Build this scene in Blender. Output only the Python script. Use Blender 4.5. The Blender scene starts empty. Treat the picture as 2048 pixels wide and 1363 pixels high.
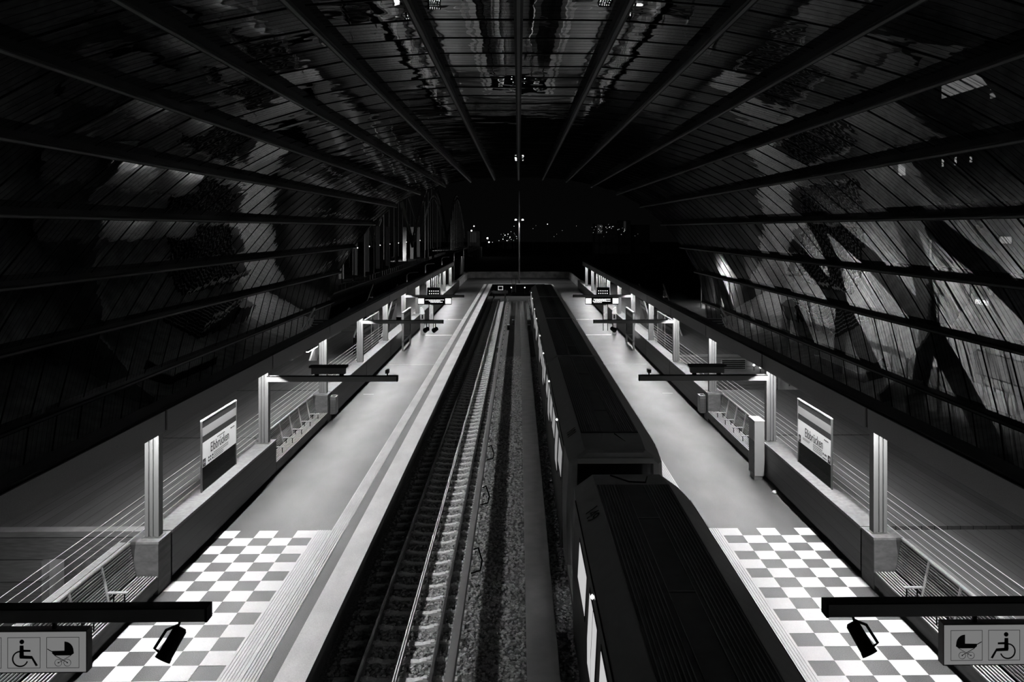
import bpy, math, random
from mathutils import Vector, Matrix

# ------------------------------------------------------------------ camera, sky, exposure
sc = bpy.context.scene
col = sc.collection
YAW = 0.85
cam_d = bpy.data.cameras.new('camera')
cam = bpy.data.objects.new('camera', cam_d)
col.objects.link(cam)
cam.location = (0, 0, 8.0)
cam.rotation_euler = (math.radians(90), 0, math.radians(-YAW))
cam_d.sensor_width = 36
cam_d.lens = 28.0
cam_d.shift_x = -0.0179
cam_d.shift_y = -0.1096
cam_d.clip_start = 0.1
cam_d.clip_end = 3000
sc.camera = cam

w = bpy.data.worlds.new('night')
sc.world = w
w.use_nodes = True
nt = w.node_tree
for n in list(nt.nodes): nt.nodes.remove(n)
wo = nt.nodes.new('ShaderNodeOutputWorld'); bg = nt.nodes.new('ShaderNodeBackground')
tc = nt.nodes.new('ShaderNodeTexCoord'); sx = nt.nodes.new('ShaderNodeSeparateXYZ')
rp = nt.nodes.new('ShaderNodeValToRGB')
rp.color_ramp.elements[0].position = 0.0; rp.color_ramp.elements[0].color = (0.0016, 0.0016, 0.0016, 1)
rp.color_ramp.elements[1].position = 0.25; rp.color_ramp.elements[1].color = (0.0005, 0.0005, 0.0005, 1)
nt.links.new(tc.outputs['Generated'], sx.inputs[0]); nt.links.new(sx.outputs['Z'], rp.inputs[0])
nt.links.new(rp.outputs[0], bg.inputs[0]); nt.links.new(bg.outputs[0], wo.inputs[0])

sc.view_settings.view_transform = 'Standard'
sc.view_settings.look = 'None'
sc.view_settings.exposure = 0.0
sc.view_settings.gamma = 1.0
sc.view_settings.use_curve_mapping = False
sc.cycles.max_bounces = 6
sc.cycles.diffuse_bounces = 3
sc.cycles.glossy_bounces = 3
sc.cycles.transmission_bounces = 4
sc.cycles.transparent_max_bounces = 12
sc.cycles.caustics_reflective = True
sc.cycles.blur_glossy = 1.0
sc.cycles.caustics_refractive = False
sc.cycles.sample_clamp_indirect = 3.0
sc.cycles.use_denoising = True
LAMP = 300.0      # radiance of the strip lamps under the canopies

R = math.radians
rnd = random.Random(7)

# ------------------------------------------------------------------ helpers
def tag(o, label=None, cat=None, group=None, kind=None):
    if label: o['label'] = label
    if cat: o['category'] = cat
    if group: o['group'] = group
    if kind: o['kind'] = kind
    return o

def empty(name, loc, label, cat, group=None, rz=0.0):
    o = bpy.data.objects.new(name, None)
    o.empty_display_size = 0.2
    col.objects.link(o); o.location = loc; o.rotation_euler = (0, 0, rz)
    return tag(o, label, cat, group)

class MB:
    """collects geometry, builds ONE mesh object"""
    def __init__(s): s.v = []; s.f = []
    def add(s, vs, fs):
        b = len(s.v); s.v += [tuple(p) for p in vs]; s.f += [tuple(b + i for i in f) for f in fs]; return s
    def box(s, a, b):
        x0, y0, z0 = [min(p, q) for p, q in zip(a, b)]; x1, y1, z1 = [max(p, q) for p, q in zip(a, b)]
        return s.add([(x0,y0,z0),(x1,y0,z0),(x1,y1,z0),(x0,y1,z0),(x0,y0,z1),(x1,y0,z1),(x1,y1,z1),(x0,y1,z1)],
                     [(3,2,1,0),(4,5,6,7),(0,1,5,4),(1,2,6,5),(2,3,7,6),(3,0,4,7)])
    def quad(s, a, b, c, d): return s.add([a, b, c, d], [(0,1,2,3)])
    def bar(s, p, q, wd, ht=None, up=(0,0,1)):
        ht = ht or wd; p = Vector(p); q = Vector(q); d = (q - p).normalized(); u = Vector(up)
        if abs(d.dot(u)) > 0.98: u = Vector((0,1,0))
        r = d.cross(u).normalized(); u = r.cross(d).normalized()
        r *= wd/2; u *= ht/2
        return s.add([p-r-u, p+r-u, p+r+u, p-r+u, q-r-u, q+r-u, q+r+u, q-r+u],
                     [(0,1,2,3),(7,6,5,4),(0,4,5,1),(1,5,6,2),(2,6,7,3),(3,7,4,0)])
    def tube(s, pts, r, n=8, cap=True):
        pts = [Vector(p) for p in pts]; k = len(pts); rs = r if isinstance(r, (list, tuple)) else [r]*k
        base = len(s.v)
        pu = None
        for i, p in enumerate(pts):
            d = (pts[min(i+1, k-1)] - pts[max(i-1, 0)]).normalized()
            u = pu if pu is not None else (Vector((0,0,1)) if abs(d.z) < 0.95 else Vector((0,1,0)))
            rr = d.cross(u).normalized(); u = rr.cross(d).normalized(); pu = u
            for j in range(n):
                a = 2*math.pi*j/n
                s.v.append(tuple(p + (rr*math.cos(a) + u*math.sin(a))*rs[i]))
        for i in range(k-1):
            for j in range(n):
                a = base+i*n+j; b = base+i*n+(j+1) % n
                s.f.append((a, b, b+n, a+n))
        if cap:
            s.f.append(tuple(base+j for j in reversed(range(n)))); s.f.append(tuple(base+(k-1)*n+j for j in range(n)))
        return s
    def prism(s, poly, y0, y1, axis='y'):
        """poly in (x,z) extruded along y, or (y,z) along x, or (x,y) along z"""
        n = len(poly)
        def P(a, b, t):
            return (a, t, b) if axis == 'y' else ((t, a, b) if axis == 'x' else (a, b, t))
        vs = [P(a, b, y0) for a, b in poly] + [P(a, b, y1) for a, b in poly]
        fs = [tuple(range(n))[::-1], tuple(range(n, 2*n))] + [(i, (i+1) % n, n+(i+1) % n, n+i) for i in range(n)]
        return s.add(vs, fs)
    def disc(s, c, r, nrm='x', n=24, t=0.004, r0=0.0):
        """thin ring / disc of thickness t"""
        c = Vector(c)
        ax = {'x': (Vector((0,1,0)), Vector((0,0,1)), Vector((1,0,0))), 'y': (Vector((1,0,0)), Vector((0,0,1)), Vector((0,1,0))),
              'z': (Vector((1,0,0)), Vector((0,1,0)), Vector((0,0,1)))}[nrm]
        b = len(s.v)
        for k in (-t/2, t/2):
            for j in range(n):
                a = 2*math.pi*j/n
                s.v.append(tuple(c + ax[0]*r*math.cos(a) + ax[1]*r*math.sin(a) + ax[2]*k))
        if r0 <= 0:
            s.f.append(tuple(b+j for j in reversed(range(n)))); s.f.append(tuple(b+n+j for j in range(n)))
        else:
            for k in (-t/2, t/2):
                for j in range(n):
                    a = 2*math.pi*j/n
                    s.v.append(tuple(c + ax[0]*r0*math.cos(a) + ax[1]*r0*math.sin(a) + ax[2]*k))
            for j in range(n):
                m = (j+1) % n
                s.f.append((b+j, b+2*n+j, b+2*n+m, b+m)); s.f.append((b+n+j, b+n+m, b+3*n+m, b+3*n+j))
                s.f.append((b+2*n+j, b+3*n+j, b+3*n+m, b+2*n+m))
        for j in range(n):
            m = (j+1) % n
            s.f.append((b+j, b+m, b+n+m, b+n+j))
        return s
    def build(s, name, mat, parent=None, bevel=0.0, smooth=False, label=None):
        me = bpy.data.meshes.new(name)
        vs = s.v
        if parent is not None:
            inv = Matrix.Translation(parent_world(parent)).inverted()
            vs = [tuple(inv @ Vector(p)) for p in s.v]
        me.from_pydata(vs, [], s.f)
        me.update()
        if mat: me.materials.append(mat)
        if smooth: me.polygons.foreach_set('use_smooth', [True]*len(me.polygons))
        o = bpy.data.objects.new(name, me); col.objects.link(o)
        if parent is not None: o.parent = parent
        if bevel:
            m = o.modifiers.new('bevel', 'BEVEL'); m.width = bevel; m.segments = 2; m.limit_method = 'ANGLE'; m.angle_limit = R(40)
        if label: o['label'] = label
        return o

def parent_world(p):
    t = Vector((0, 0, 0))
    while p is not None:
        t += p.location; p = p.parent
    return t

def text_obj(name, body, size, mat, parent, M, align='CENTER', thick=0.004, sx=1.0):
    cu = bpy.data.curves.new(name + '_curve', 'FONT'); cu.body = body; cu.size = size; cu.align_x = align; cu.align_y = 'CENTER'
    cu.extrude = thick/2; cu.resolution_u = 3; cu.space_character = 1.0
    t = bpy.data.objects.new('t', cu); col.objects.link(t)
    bpy.context.view_layer.update()
    me = bpy.data.meshes.new_from_object(t.evaluated_get(bpy.context.evaluated_depsgraph_get()))
    bpy.data.objects.remove(t); me.name = name
    inv = Matrix.Translation(parent_world(parent)).inverted() if parent is not None else Matrix()
    me.transform(inv @ M @ Matrix.Diagonal((sx, 1, 1, 1)))
    me.materials.clear(); me.materials.append(mat)
    o = bpy.data.objects.new(name, me); col.objects.link(o)
    if parent is not None: o.parent = parent
    return o

def face_matrix(c, right, up):
    r = Vector(right).normalized(); u = Vector(up).normalized(); n = r.cross(u)
    M = Matrix.Identity(4)
    for i in range(3):
        M[i][0] = r[i]; M[i][1] = u[i]; M[i][2] = n[i]; M[i][3] = c[i]
    return M

def struct(name, mb, mat, label=None, **k):
    o = mb.build(name, mat, **k); o['kind'] = 'structure'
    if label: o['label'] = label
    return o

# ------------------------------------------------------------------ materials
def mat(name, c, rough=0.6, metal=0.0, noise=0.0, nscale=8.0, bump=0.0, bscale=60.0, emis=0.0, spec=0.5, stretch=None):
    m = bpy.data.materials.new(name); m.use_nodes = True
    n = m.node_tree; b = n.nodes['Principled BSDF']
    c3 = (c, c, c, 1) if not isinstance(c, tuple) else (*c, 1)
    b.inputs['Base Color'].default_value = c3; b.inputs['Roughness'].default_value = rough
    b.inputs['Metallic'].default_value = metal; b.inputs['Specular IOR Level'].default_value = spec
    t = n.nodes.new('ShaderNodeTexCoord')
    mp = n.nodes.new('ShaderNodeMapping'); n.links.new(t.outputs['Object'], mp.inputs[0])
    if stretch: mp.inputs['Scale'].default_value = stretch
    if noise:
        a = n.nodes.new('ShaderNodeTexNoise'); a.inputs['Scale'].default_value = nscale; a.inputs['Detail'].default_value = 6
        n.links.new(mp.outputs[0], a.inputs['Vector'])
        r = n.nodes.new('ShaderNodeMapRange')
        r.inputs[1].default_value = 0.25; r.inputs[2].default_value = 0.75
        r.inputs[3].default_value = max(0.0, 1-noise); r.inputs[4].default_value = 1+noise
        n.links.new(a.outputs['Fac'], r.inputs[0])
        x = n.nodes.new('ShaderNodeVectorMath'); x.operation = 'SCALE'; x.inputs[0].default_value = c3[:3]
        n.links.new(r.outputs[0], x.inputs['Scale']); n.links.new(x.outputs[0], b.inputs['Base Color'])
    if bump:
        a = n.nodes.new('ShaderNodeTexNoise'); a.inputs['Scale'].default_value = bscale; a.inputs['Detail'].default_value = 4
        n.links.new(mp.outputs[0], a.inputs['Vector'])
        q = n.nodes.new('ShaderNodeBump'); q.inputs['Strength'].default_value = bump; q.inputs['Distance'].default_value = 0.01
        n.links.new(a.outputs['Fac'], q.inputs['Height']); n.links.new(q.outputs[0], b.inputs['Normal'])
    if emis:
        b.inputs['Emission Color'].default_value = c3; b.inputs['Emission Strength'].default_value = emis
    return m

def emit(name, s, c=1.0):
    m = bpy.data.materials.new(name); m.use_nodes = True; n = m.node_tree
    n.nodes.remove(n.nodes['Principled BSDF']); e = n.nodes.new('ShaderNodeEmission')
    e.inputs[0].default_value = (c, c, c, 1); e.inputs[1].default_value = s
    n.links.new(e.outputs[0], n.nodes['Material Output'].inputs[0]); return m

M = {}
M['paving'] = mat('speckled_paving', 0.165, 0.42, noise=0.0, bump=0.25, bscale=90)
def speckle(m, base, amp, sc1, amp2, sc2):
    n = m.node_tree; b = n.nodes['Principled BSDF']; t = n.nodes.new('ShaderNodeTexCoord')
    a = n.nodes.new('ShaderNodeTexNoise'); a.inputs['Scale'].default_value = sc1; a.inputs['Detail'].default_value = 2
    c = n.nodes.new('ShaderNodeTexNoise'); c.inputs['Scale'].default_value = sc2; c.inputs['Detail'].default_value = 6
    mp = n.nodes.new('ShaderNodeMapping'); mp.inputs['Scale'].default_value = (1.0, 0.45, 1)
    n.links.new(t.outputs['Object'], a.inputs['Vector']); n.links.new(t.outputs['Object'], mp.inputs[0]); n.links.new(mp.outputs[0], c.inputs['Vector'])
    r1 = n.nodes.new('ShaderNodeMapRange'); r2 = n.nodes.new('ShaderNodeMapRange')
    for r, am in ((r1, amp), (r2, amp2)):
        r.inputs[1].default_value = 0.3; r.inputs[2].default_value = 0.7; r.inputs[3].default_value = 1-am; r.inputs[4].default_value = 1+am
    n.links.new(a.outputs['Fac'], r1.inputs[0]); n.links.new(c.outputs['Fac'], r2.inputs[0])
    p = n.nodes.new('ShaderNodeMath'); p.operation = 'MULTIPLY'; n.links.new(r1.outputs[0], p.inputs[0]); n.links.new(r2.outputs[0], p.inputs[1])
    x = n.nodes.new('ShaderNodeVectorMath'); x.operation = 'SCALE'; x.inputs[0].default_value = (base,)*3
    n.links.new(p.outputs[0], x.inputs['Scale']); n.links.new(x.outputs[0], b.inputs['Base Color'])
speckle(M['paving'], 0.112, 0.6, 70, 0.28, 0.9)
M['tile_white'] = mat('white_tile', 0.85, 0.55); speckle(M['tile_white'], 0.82, 0.07, 60, 0.07, 1.3)
M['edge_white'] = mat('platform_edge_concrete', 0.5, 0.6); speckle(M['edge_white'], 0.76, 0.12, 60, 0.12, 1.5)
M['concrete'] = mat('pale_concrete', 0.38, 0.7, noise=0.18, nscale=3)
M['coping'] = mat('coping_concrete', 0.26, 0.7, noise=0.25, nscale=9)
M['brick'] = mat('dark_brick_cladding', 0.085, 0.45)
M['walkway'] = mat('walkway_concrete', 0.42, 0.75, noise=0.15, nscale=2)
M['black'] = mat('black_paint', 0.008, 0.6, spec=0.12)
M['dark'] = mat('dark_paint', 0.035, 0.5, noise=0.2, nscale=2)
M['fascia'] = mat('grey_fascia_metal', 0.30, 0.5, noise=0.1, nscale=40)
M['fascia_seam'] = mat('fascia_seam', 0.02, 0.6)
M['column'] = mat('pale_column_paint', 0.24, 0.4)
M['arm'] = mat('arm_paint', 0.30, 0.45)
M['steel'] = mat('brushed_steel', 0.55, 0.35, metal=0.9, noise=0.08, nscale=30)
M['slat'] = mat('bench_slat', 0.60, 0.5, noise=0.12, nscale=12)
M['slat_back'] = mat('bench_back_slat', 0.34, 0.5)
M['bench_front'] = mat('bench_front_concrete', 0.16, 0.6, noise=0.35, nscale=5, stretch=(1, .3, 2))
M['cable'] = mat('steel_cable', 0.9, 0.35, metal=0.6)
M['rail_side'] = mat('rusty_rail', 0.16, 0.6, noise=0.3, nscale=10)
M['rail_top'] = mat('polished_rail_head', 0.6, 0.25, metal=1.0)
M['sleeper'] = mat('concrete_sleeper', 0.85, 0.75, noise=0.2, nscale=20)
M['ballast'] = mat('ballast_stone', 0.52, 0.8, noise=0.6, nscale=9)
M['ballast_bed'] = mat('ballast_bed', 0.22, 0.9, noise=0.7, nscale=22, bump=1.0, bscale=18)
M['cover'] = mat('conductor_cover', 0.40, 0.55, noise=0.12, nscale=6, stretch=(1, .2, 1))
M['wallz'] = mat('platform_side_wall', 0.05, 0.8, noise=0.3, nscale=3)
M['train_grey'] = mat('train_grey_paint', 0.9, 0.4, noise=0.06, nscale=4)
M['train_roof'] = mat('train_dark_roof', 0.06, 0.5, noise=0.35, nscale=3)
M['train_rib'] = mat('train_roof_rib', 0.35, 0.45)
M['train_side'] = mat('train_side_panel', 0.10, 0.3, metal=0.3)
M['train_pale'] = mat('train_pale_band', 0.85, 0.4)
M['train_win'] = emit('lit_train_interior', 0.62, 0.9)
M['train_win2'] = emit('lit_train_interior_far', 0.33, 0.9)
M['glass_black'] = mat('black_glass', 0.004, 0.08)
M['sign_white'] = mat('sign_white', 0.62, 0.5)
M['board_glow'] = mat('name_board_glow', 0.6, 0.5, emis=0.62)  # glow added to the material to brighten the name board
M['sign_grey'] = mat('sign_grey_backlit', 0.22, 0.5, emis=0.8)
M['sign_band'] = mat('sign_band', 0.30, 0.4, emis=0.35)  # band gets some added glow as well
M['sign_dark'] = mat('sign_dark_band', 0.03, 0.25)
M['ink'] = mat('black_ink', 0.01, 0.5)
M['lamp'] = emit('lamp_diffuser', LAMP)
M['spot'] = emit('bright_lamp', 8)
M['spot_dim'] = emit('small_lamp', 2.5)
M['led'] = emit('display_white', 1.6)
M['bwall'] = mat('facade_render', 0.42, 0.8, noise=0.3, nscale=0.25)
M['yard'] = emit('fill_lamp_glass', 0.5)
M['bdark'] = mat('facade_dark', 0.10, 0.8, noise=0.4, nscale=0.4)
M['bwin'] = emit('lit_window', 3.0)
M['bwin_dim'] = emit('dim_lit_window', 1.3)
M['bridge'] = mat('bridge_steel', 0.22, 0.6)
M['ground'] = mat('night_ground', 0.05, 0.9, noise=0.4, nscale=0.2)
M['road'] = mat('road', 0.08, 0.7)
M['arch'] = mat('dark_arch_steel', 0.05, 0.6)
M['flange'] = mat('purlin_flange_grey', 0.16, 0.6)
M['poster'] = mat('poster_paper', 0.6, 0.5, noise=0.35, nscale=6)
M['poster_lit'] = mat('backlit_poster', 0.6, 0.5, noise=0.3, nscale=4, emis=0.9)
M['skin_post'] = mat('pillar_grey', 0.42, 0.45)

def plank_mat(name, base, wplank, axis=0, gap=0.06, rough=0.55):
    """boards running along y (axis 0) with dark joints and streaks"""
    m = mat(name, base, rough); n = m.node_tree; b = n.nodes['Principled BSDF']
    t = n.nodes.new('ShaderNodeTexCoord'); s = n.nodes.new('ShaderNodeSeparateXYZ'); n.links.new(t.outputs['Object'], s.inputs[0])
    d = n.nodes.new('ShaderNodeMath'); d.operation = 'DIVIDE'; d.inputs[1].default_value = wplank; n.links.new(s.outputs[axis], d.inputs[0])
    fr = n.nodes.new('ShaderNodeMath'); fr.operation = 'FRACT'; n.links.new(d.outputs[0], fr.inputs[0])
    g = n.nodes.new('ShaderNodeMath'); g.operation = 'GREATER_THAN'; g.inputs[1].default_value = gap; n.links.new(fr.outputs[0], g.inputs[0])
    fl = n.nodes.new('ShaderNodeMath'); fl.operation = 'FLOOR'; n.links.new(d.outputs[0], fl.inputs[0])
    wn = n.nodes.new('ShaderNodeTexWhiteNoise'); wn.noise_dimensions = '1D'; n.links.new(fl.outputs[0], wn.inputs['W'])
    no = n.nodes.new('ShaderNodeTexNoise'); no.inputs['Scale'].default_value = 3
    mp = n.nodes.new('ShaderNodeMapping'); mp.inputs['Scale'].default_value = (4, 0.25, 4) if axis == 0 else (1, 0.4, 8)
    n.links.new(t.outputs['Object'], mp.inputs[0]); n.links.new(mp.outputs[0], no.inputs['Vector'])
    a1 = n.nodes.new('ShaderNodeMath'); a1.operation = 'MULTIPLY_ADD'; a1.inputs[1].default_value = 0.5; a1.inputs[2].default_value = 0.45; n.links.new(wn.outputs[0], a1.inputs[0])
    a2 = n.nodes.new('ShaderNodeMath'); a2.operation = 'ADD'; n.links.new(a1.outputs[0], a2.inputs[0]); n.links.new(no.outputs['Fac'], a2.inputs[1])
    a3 = n.nodes.new('ShaderNodeMath'); a3.operation = 'MULTIPLY'; n.links.new(a2.outputs[0], a3.inputs[0]); n.links.new(g.outputs[0], a3.inputs[1])
    x = n.nodes.new('ShaderNodeVectorMath'); x.operation = 'SCALE'; x.inputs[0].default_value = (base,)*3
    n.links.new(a3.outputs[0], x.inputs['Scale']); n.links.new(x.outputs[0], b.inputs['Base Color'])
    return m
M['deck'] = plank_mat('deck_boards', 0.075, 0.30, 0, 0.05)
M['cladding'] = plank_mat('wall_courses', 0.036, 0.26, 2, 0.05, 0.4)
M['facade'] = plank_mat('facade_courses', 0.20, 0.5, 2, 0.03, 0.6)

# roof glass: reflective, slightly wavy, dirty streaks along the arch direction and printed fine lines
def glass_mat(name, tint, streaks):
    m = bpy.data.materials.new(name); m.use_nodes = True; n = m.node_tree
    n.nodes.remove(n.nodes['Principled BSDF']); out = n.nodes['Material Output']
    tr = n.nodes.new('ShaderNodeBsdfTransparent'); gl = n.nodes.new('ShaderNodeBsdfGlossy'); gl.inputs['Roughness'].default_value = 0.012
    gl.inputs['Color'].default_value = (0.95, 0.95, 0.95, 1)
    mix = n.nodes.new('ShaderNodeMixShader')
    fr = n.nodes.new('ShaderNodeFresnel'); fr.inputs[0].default_value = 1.55
    t = n.nodes.new('ShaderNodeTexCoord')
    s = n.nodes.new('ShaderNodeSeparateXYZ'); n.links.new(t.outputs['Object'], s.inputs[0])
    # waviness
    no = n.nodes.new('ShaderNodeTexNoise'); no.inputs['Scale'].default_value = 0.9; no.inputs['Detail'].default_value = 1.5
    n.links.new(t.outputs['Object'], no.inputs['Vector'])
    bp = n.nodes.new('ShaderNodeBump'); bp.inputs['Strength'].default_value = 1.0; bp.inputs['Distance'].default_value = 0.009
    n.links.new(no.outputs['Fac'], bp.inputs['Height']); n.links.new(bp.outputs[0], gl.inputs['Normal'])
    # fine printed lines every 0.35 m
    d = n.nodes.new('ShaderNodeMath'); d.operation = 'DIVIDE'; d.inputs[1].default_value = 0.35; n.links.new(s.outputs['Y'], d.inputs[0])
    fc = n.nodes.new('ShaderNodeMath'); fc.operation = 'FRACT'; n.links.new(d.outputs[0], fc.inputs[0])
    g = n.nodes.new('ShaderNodeMath'); g.operation = 'GREATER_THAN'; g.inputs[1].default_value = 0.07; n.links.new(fc.outputs[0], g.inputs[0])
    # streaks: noise in y only (bands across the pane)
    mp = n.nodes.new('ShaderNodeMapping'); mp.inputs['Scale'].default_value = (0.25, 6.0, 0.25); n.links.new(t.outputs['Object'], mp.inputs[0])
    n2 = n.nodes.new('ShaderNodeTexNoise'); n2.inputs['Scale'].default_value = 1.0; n2.inputs['Detail'].default_value = 5; n.links.new(mp.outputs[0], n2.inputs['Vector'])
    r = n.nodes.new('ShaderNodeMapRange'); r.inputs[1].default_value = 0.35; r.inputs[2].default_value = 0.65
    r.inputs[3].default_value = 1-streaks; r.inputs[4].default_value = 1.0; n.links.new(n2.outputs['Fac'], r.inputs[0])
    q = n.nodes.new('ShaderNodeMath'); q.operation = 'MULTIPLY'; n.links.new(r.outputs[0], q.inputs[0]); n.links.new(g.outputs[0], q.inputs[1])
    x = n.nodes.new('ShaderNodeVectorMath'); x.operation = 'SCALE'; x.inputs[0].default_value = (tint,)*3
    n.links.new(q.outputs[0], x.inputs['Scale']); n.links.new(x.outputs[0], tr.inputs['Color'])
    f1 = n.nodes.new('ShaderNodeMath'); f1.operation = 'MULTIPLY_ADD'; f1.inputs[1].default_value = 2.4; f1.inputs[2].default_value = 0.12; f1.use_clamp = True
    n.links.new(fr.outputs[0], f1.inputs[0])
    f2 = n.nodes.new('ShaderNodeMath'); f2.operation = 'MULTIPLY'; r3 = n.nodes.new('ShaderNodeMath'); r3.operation = 'MULTIPLY_ADD'; r3.inputs[1].default_value = 0.45; r3.inputs[2].default_value = 0.55; n.links.new(r.outputs[0], r3.inputs[0])
    q3 = n.nodes.new('ShaderNodeMath'); q3.operation = 'MULTIPLY'; n.links.new(r3.outputs[0], q3.inputs[0]); n.links.new(g.outputs[0], q3.inputs[1])
    n.links.new(f1.outputs[0], f2.inputs[0]); n.links.new(q3.outputs[0], f2.inputs[1])
    n.links.new(f2.outputs[0], mix.inputs[0]); n.links.new(tr.outputs[0], mix.inputs[1]); n.links.new(gl.outputs[0], mix.inputs[2])
    n.links.new(mix.outputs[0], out.inputs[0])
    return m
M['roof_glass'] = glass_mat('roof_glass', 0.8, 0.55)
def pane_mat():
    m = bpy.data.materials.new('clear_pane'); m.use_nodes = True; n = m.node_tree
    n.nodes.remove(n.nodes['Principled BSDF'])
    tr = n.nodes.new('ShaderNodeBsdfTransparent'); tr.inputs[0].default_value = (0.82, 0.82, 0.82, 1)
    gl = n.nodes.new('ShaderNodeBsdfGlossy'); gl.inputs['Roughness'].default_value = 0.02
    mx = n.nodes.new('ShaderNodeMixShader'); fr = n.nodes.new('ShaderNodeFresnel'); fr.inputs[0].default_value = 1.5
    n.links.new(fr.outputs[0], mx.inputs[0]); n.links.new(tr.outputs[0], mx.inputs[1]); n.links.new(gl.outputs[0], mx.inputs[2])
    n.links.new(mx.outputs[0], n.nodes['Material Output'].inputs[0]); return m
M['pane'] = pane_mat()

ORD = ['first','second','third','fourth','fifth','sixth','seventh','eighth','ninth','tenth','eleventh','twelfth','thirteenth','fourteenth','fifteenth','sixteenth']
SIDE = {-1: 'left', 1: 'right'}
BAY = 7.72
def CY(k): return 17.87 + BAY*k          # centre of column k
YS, YE = 4.0, 97.9                       # canopy
WF = 7.87                                # wall face
WT = 1.16                                # wall top
EDGE = 3.77

# ------------------------------------------------------------------ track bed and platforms
bed = MB().box((-EDGE-0.5, 2, -1.6), (EDGE+0.5, 108, -1.15))
struct('floor', bed, M['ballast_bed'], 'dark ballast bed between the two platforms')
wk = MB().box((0.17, 2, -1.15), (0.84, 99, -0.98))
for i in range(0, 40):
    pass
struct('floor', wk, M['walkway'], 'flat concrete service walkway strip between the two tracks', bevel=0.01)
for s in (-1, 1):
    mb = MB()
    prof = [(s*EDGE, 0), (s*(EDGE+0.02), -0.22), (s*(EDGE+0.28), -0.24), (s*(EDGE+0.3), -1.3), (s*8.6, -1.3), (s*8.6, 0)]
    mb.prism(prof if s > 0 else prof[::-1], 2, 132)
    struct('floor', mb, M['paving'], f'speckled grey paving of the {SIDE[s]} platform')
    struct('trim_%d' % (101 if s < 0 else 111), MB().box((s*3.765, 2, 0.001), (s*4.33, 114.8, 0.006)), M['edge_white'], f'pale edge strip of the {SIDE[s]} platform')
    # joints in the edge stones
    mb = MB()
    for r in range(6):
        x = 4.615 + r*0.058
        mb.box((s*x, 2, 0.001), (s*(x+0.04), 114.8, 0.012))
    mb.box((s*4.60, 2, 0.001), (s*4.96, 114.8, 0.004))
    struct('trim_%d' % (102 if s < 0 else 112), mb, M['edge_white'], f'ribbed tactile strip along the {SIDE[s]} platform')
    # chequered field
    mb = MB(); S = 0.502; x0 = 5.35; y1 = 21.2
    for r in range(24):
        for c in range(5):
            if (r + c) % 2 == 0:
                mb.box((s*(x0+c*S), y1-r*S, 0.001), (s*(x0+(c+1)*S), y1-(r+1)*S, 0.005))
    mb.box((s*4.96, y1, 0.001), (s*5.35, y1-24*S, 0.004))
    for r in range(6):
        x = 4.99 + r*0.06
        mb.box((s*x, y1, 0.001), (s*(x+0.04), y1-24*S, 0.012))
    for r in range(6):
        x = 4.615 + r*0.058
        mb.box((s*x, y1, 0.005), (s*(x+0.04), y1-24*S, 0.014))
    struct('floor', mb, M['tile_white'], f'chequered white and grey field on the {SIDE[s]} platform')
    # white lines across
    mb = MB()
    for (yy, a, b, wd) in ((59.8, 5.0, 7.0, 0.30), (70.0, 4.98, 6.2, 0.36), (70.0, 6.2, 7.6, 0.15), (47.0, 4.96, 7.6, 0.03), (38.6, 7.0, 7.5, 0.05)):
        mb.box((s*a, yy, 0.001), (s*b, yy+wd, 0.006))
    struct('trim_%d' % (103 if s < 0 else 113), mb, M['tile_white'], f'white lines set across the {SIDE[s]} platform')
# platform end
struct('floor', MB().box((-EDGE, 114.8, -1.3), (EDGE, 132, 0)), M['paving'], 'paving closing the far end of the tracks')
struct('trim_104', MB().box((-4.3, 114.8, 0.007), (4.3, 115.3, 0.012)), M['tile_white'], 'white line across the far end of the tracks')
struct('wall_end', MB().box((-EDGE, 114.75, -1.3), (EDGE, 114.8, 0)), M['black'], 'black end face of the track trough')
pts = []
for i in range(9):
    a = R(90*i/8); pts.append((8.3+2-0 - 2.0 + 2.0*math.cos(a) - 2.0, 128+2.0*math.sin(a)))
outer = [(8.3, 98)] + pts
mb = MB()
path = outer + [(-x, y) for x, y in outer[::-1]]
for (ax, ay), (bx, by) in zip(path[:-1], path[1:]):
    mb.bar((ax, ay, 0.45), (bx, by, 0.45), 0.3, 1.1)
struct('wall_far', mb, mat('end_parapet', 0.4, 0.8, noise=0.5, nscale=1.2), 'dark rounded parapet closing the far platform end')

# ------------------------------------------------------------------ track parts
def rail(x, y0, y1, label):
    e = empty('rail', (x, (y0+y1)/2, -1.1), label, 'rail')
    w2 = 0.036
    MB().prism([(x-0.07, -1.1), (x+0.07, -1.1), (x+0.07, -1.085), (x+0.012, -1.07), (x+0.012, -0.995), (x+w2, -0.985), (x+w2, -0.955), (x-w2, -0.955), (x-w2, -0.985), (x-0.012, -0.995), (x-0.012, -1.07), (x-0.07, -1.085)][::-1], y0, y1).build('rail_web', M['rail_side'], e)
    MB().box((x-0.028, y0, -0.955), (x+0.028, y1, -0.95)).build('rail_head', M['rail_top'], e)
rail(-3.225, 2, 104, 'outer running rail of the left track beside the platform wall')
rail(-1.755, 2, 104, 'inner running rail of the left track nearer the walkway')
rail(1.755, 2, 110, 'inner running rail under the parked train')
rail(3.225, 2, 110, 'outer running rail under the parked train')
# central bright pipe pair between the rails of the left track
e = empty('signal_cable', (-2.47, 50, -1.0), 'twin bright cable line running down the middle of the left track', 'cable')
MB().tube([(-2.495, 2, -0.985), (-2.495, 100, -0.985)], 0.014, 8).build('cable', M['cable'], e)
MB().tube([(-2.445, 2, -0.985), (-2.445, 100, -0.985)], 0.014, 8).build('cable', M['cable'], e)
mb = MB().box((-2.52, 2, -1.02), (-2.42, 100, -0.995))
mb.build('cable_tray', M['rail_side'], e)
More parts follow.
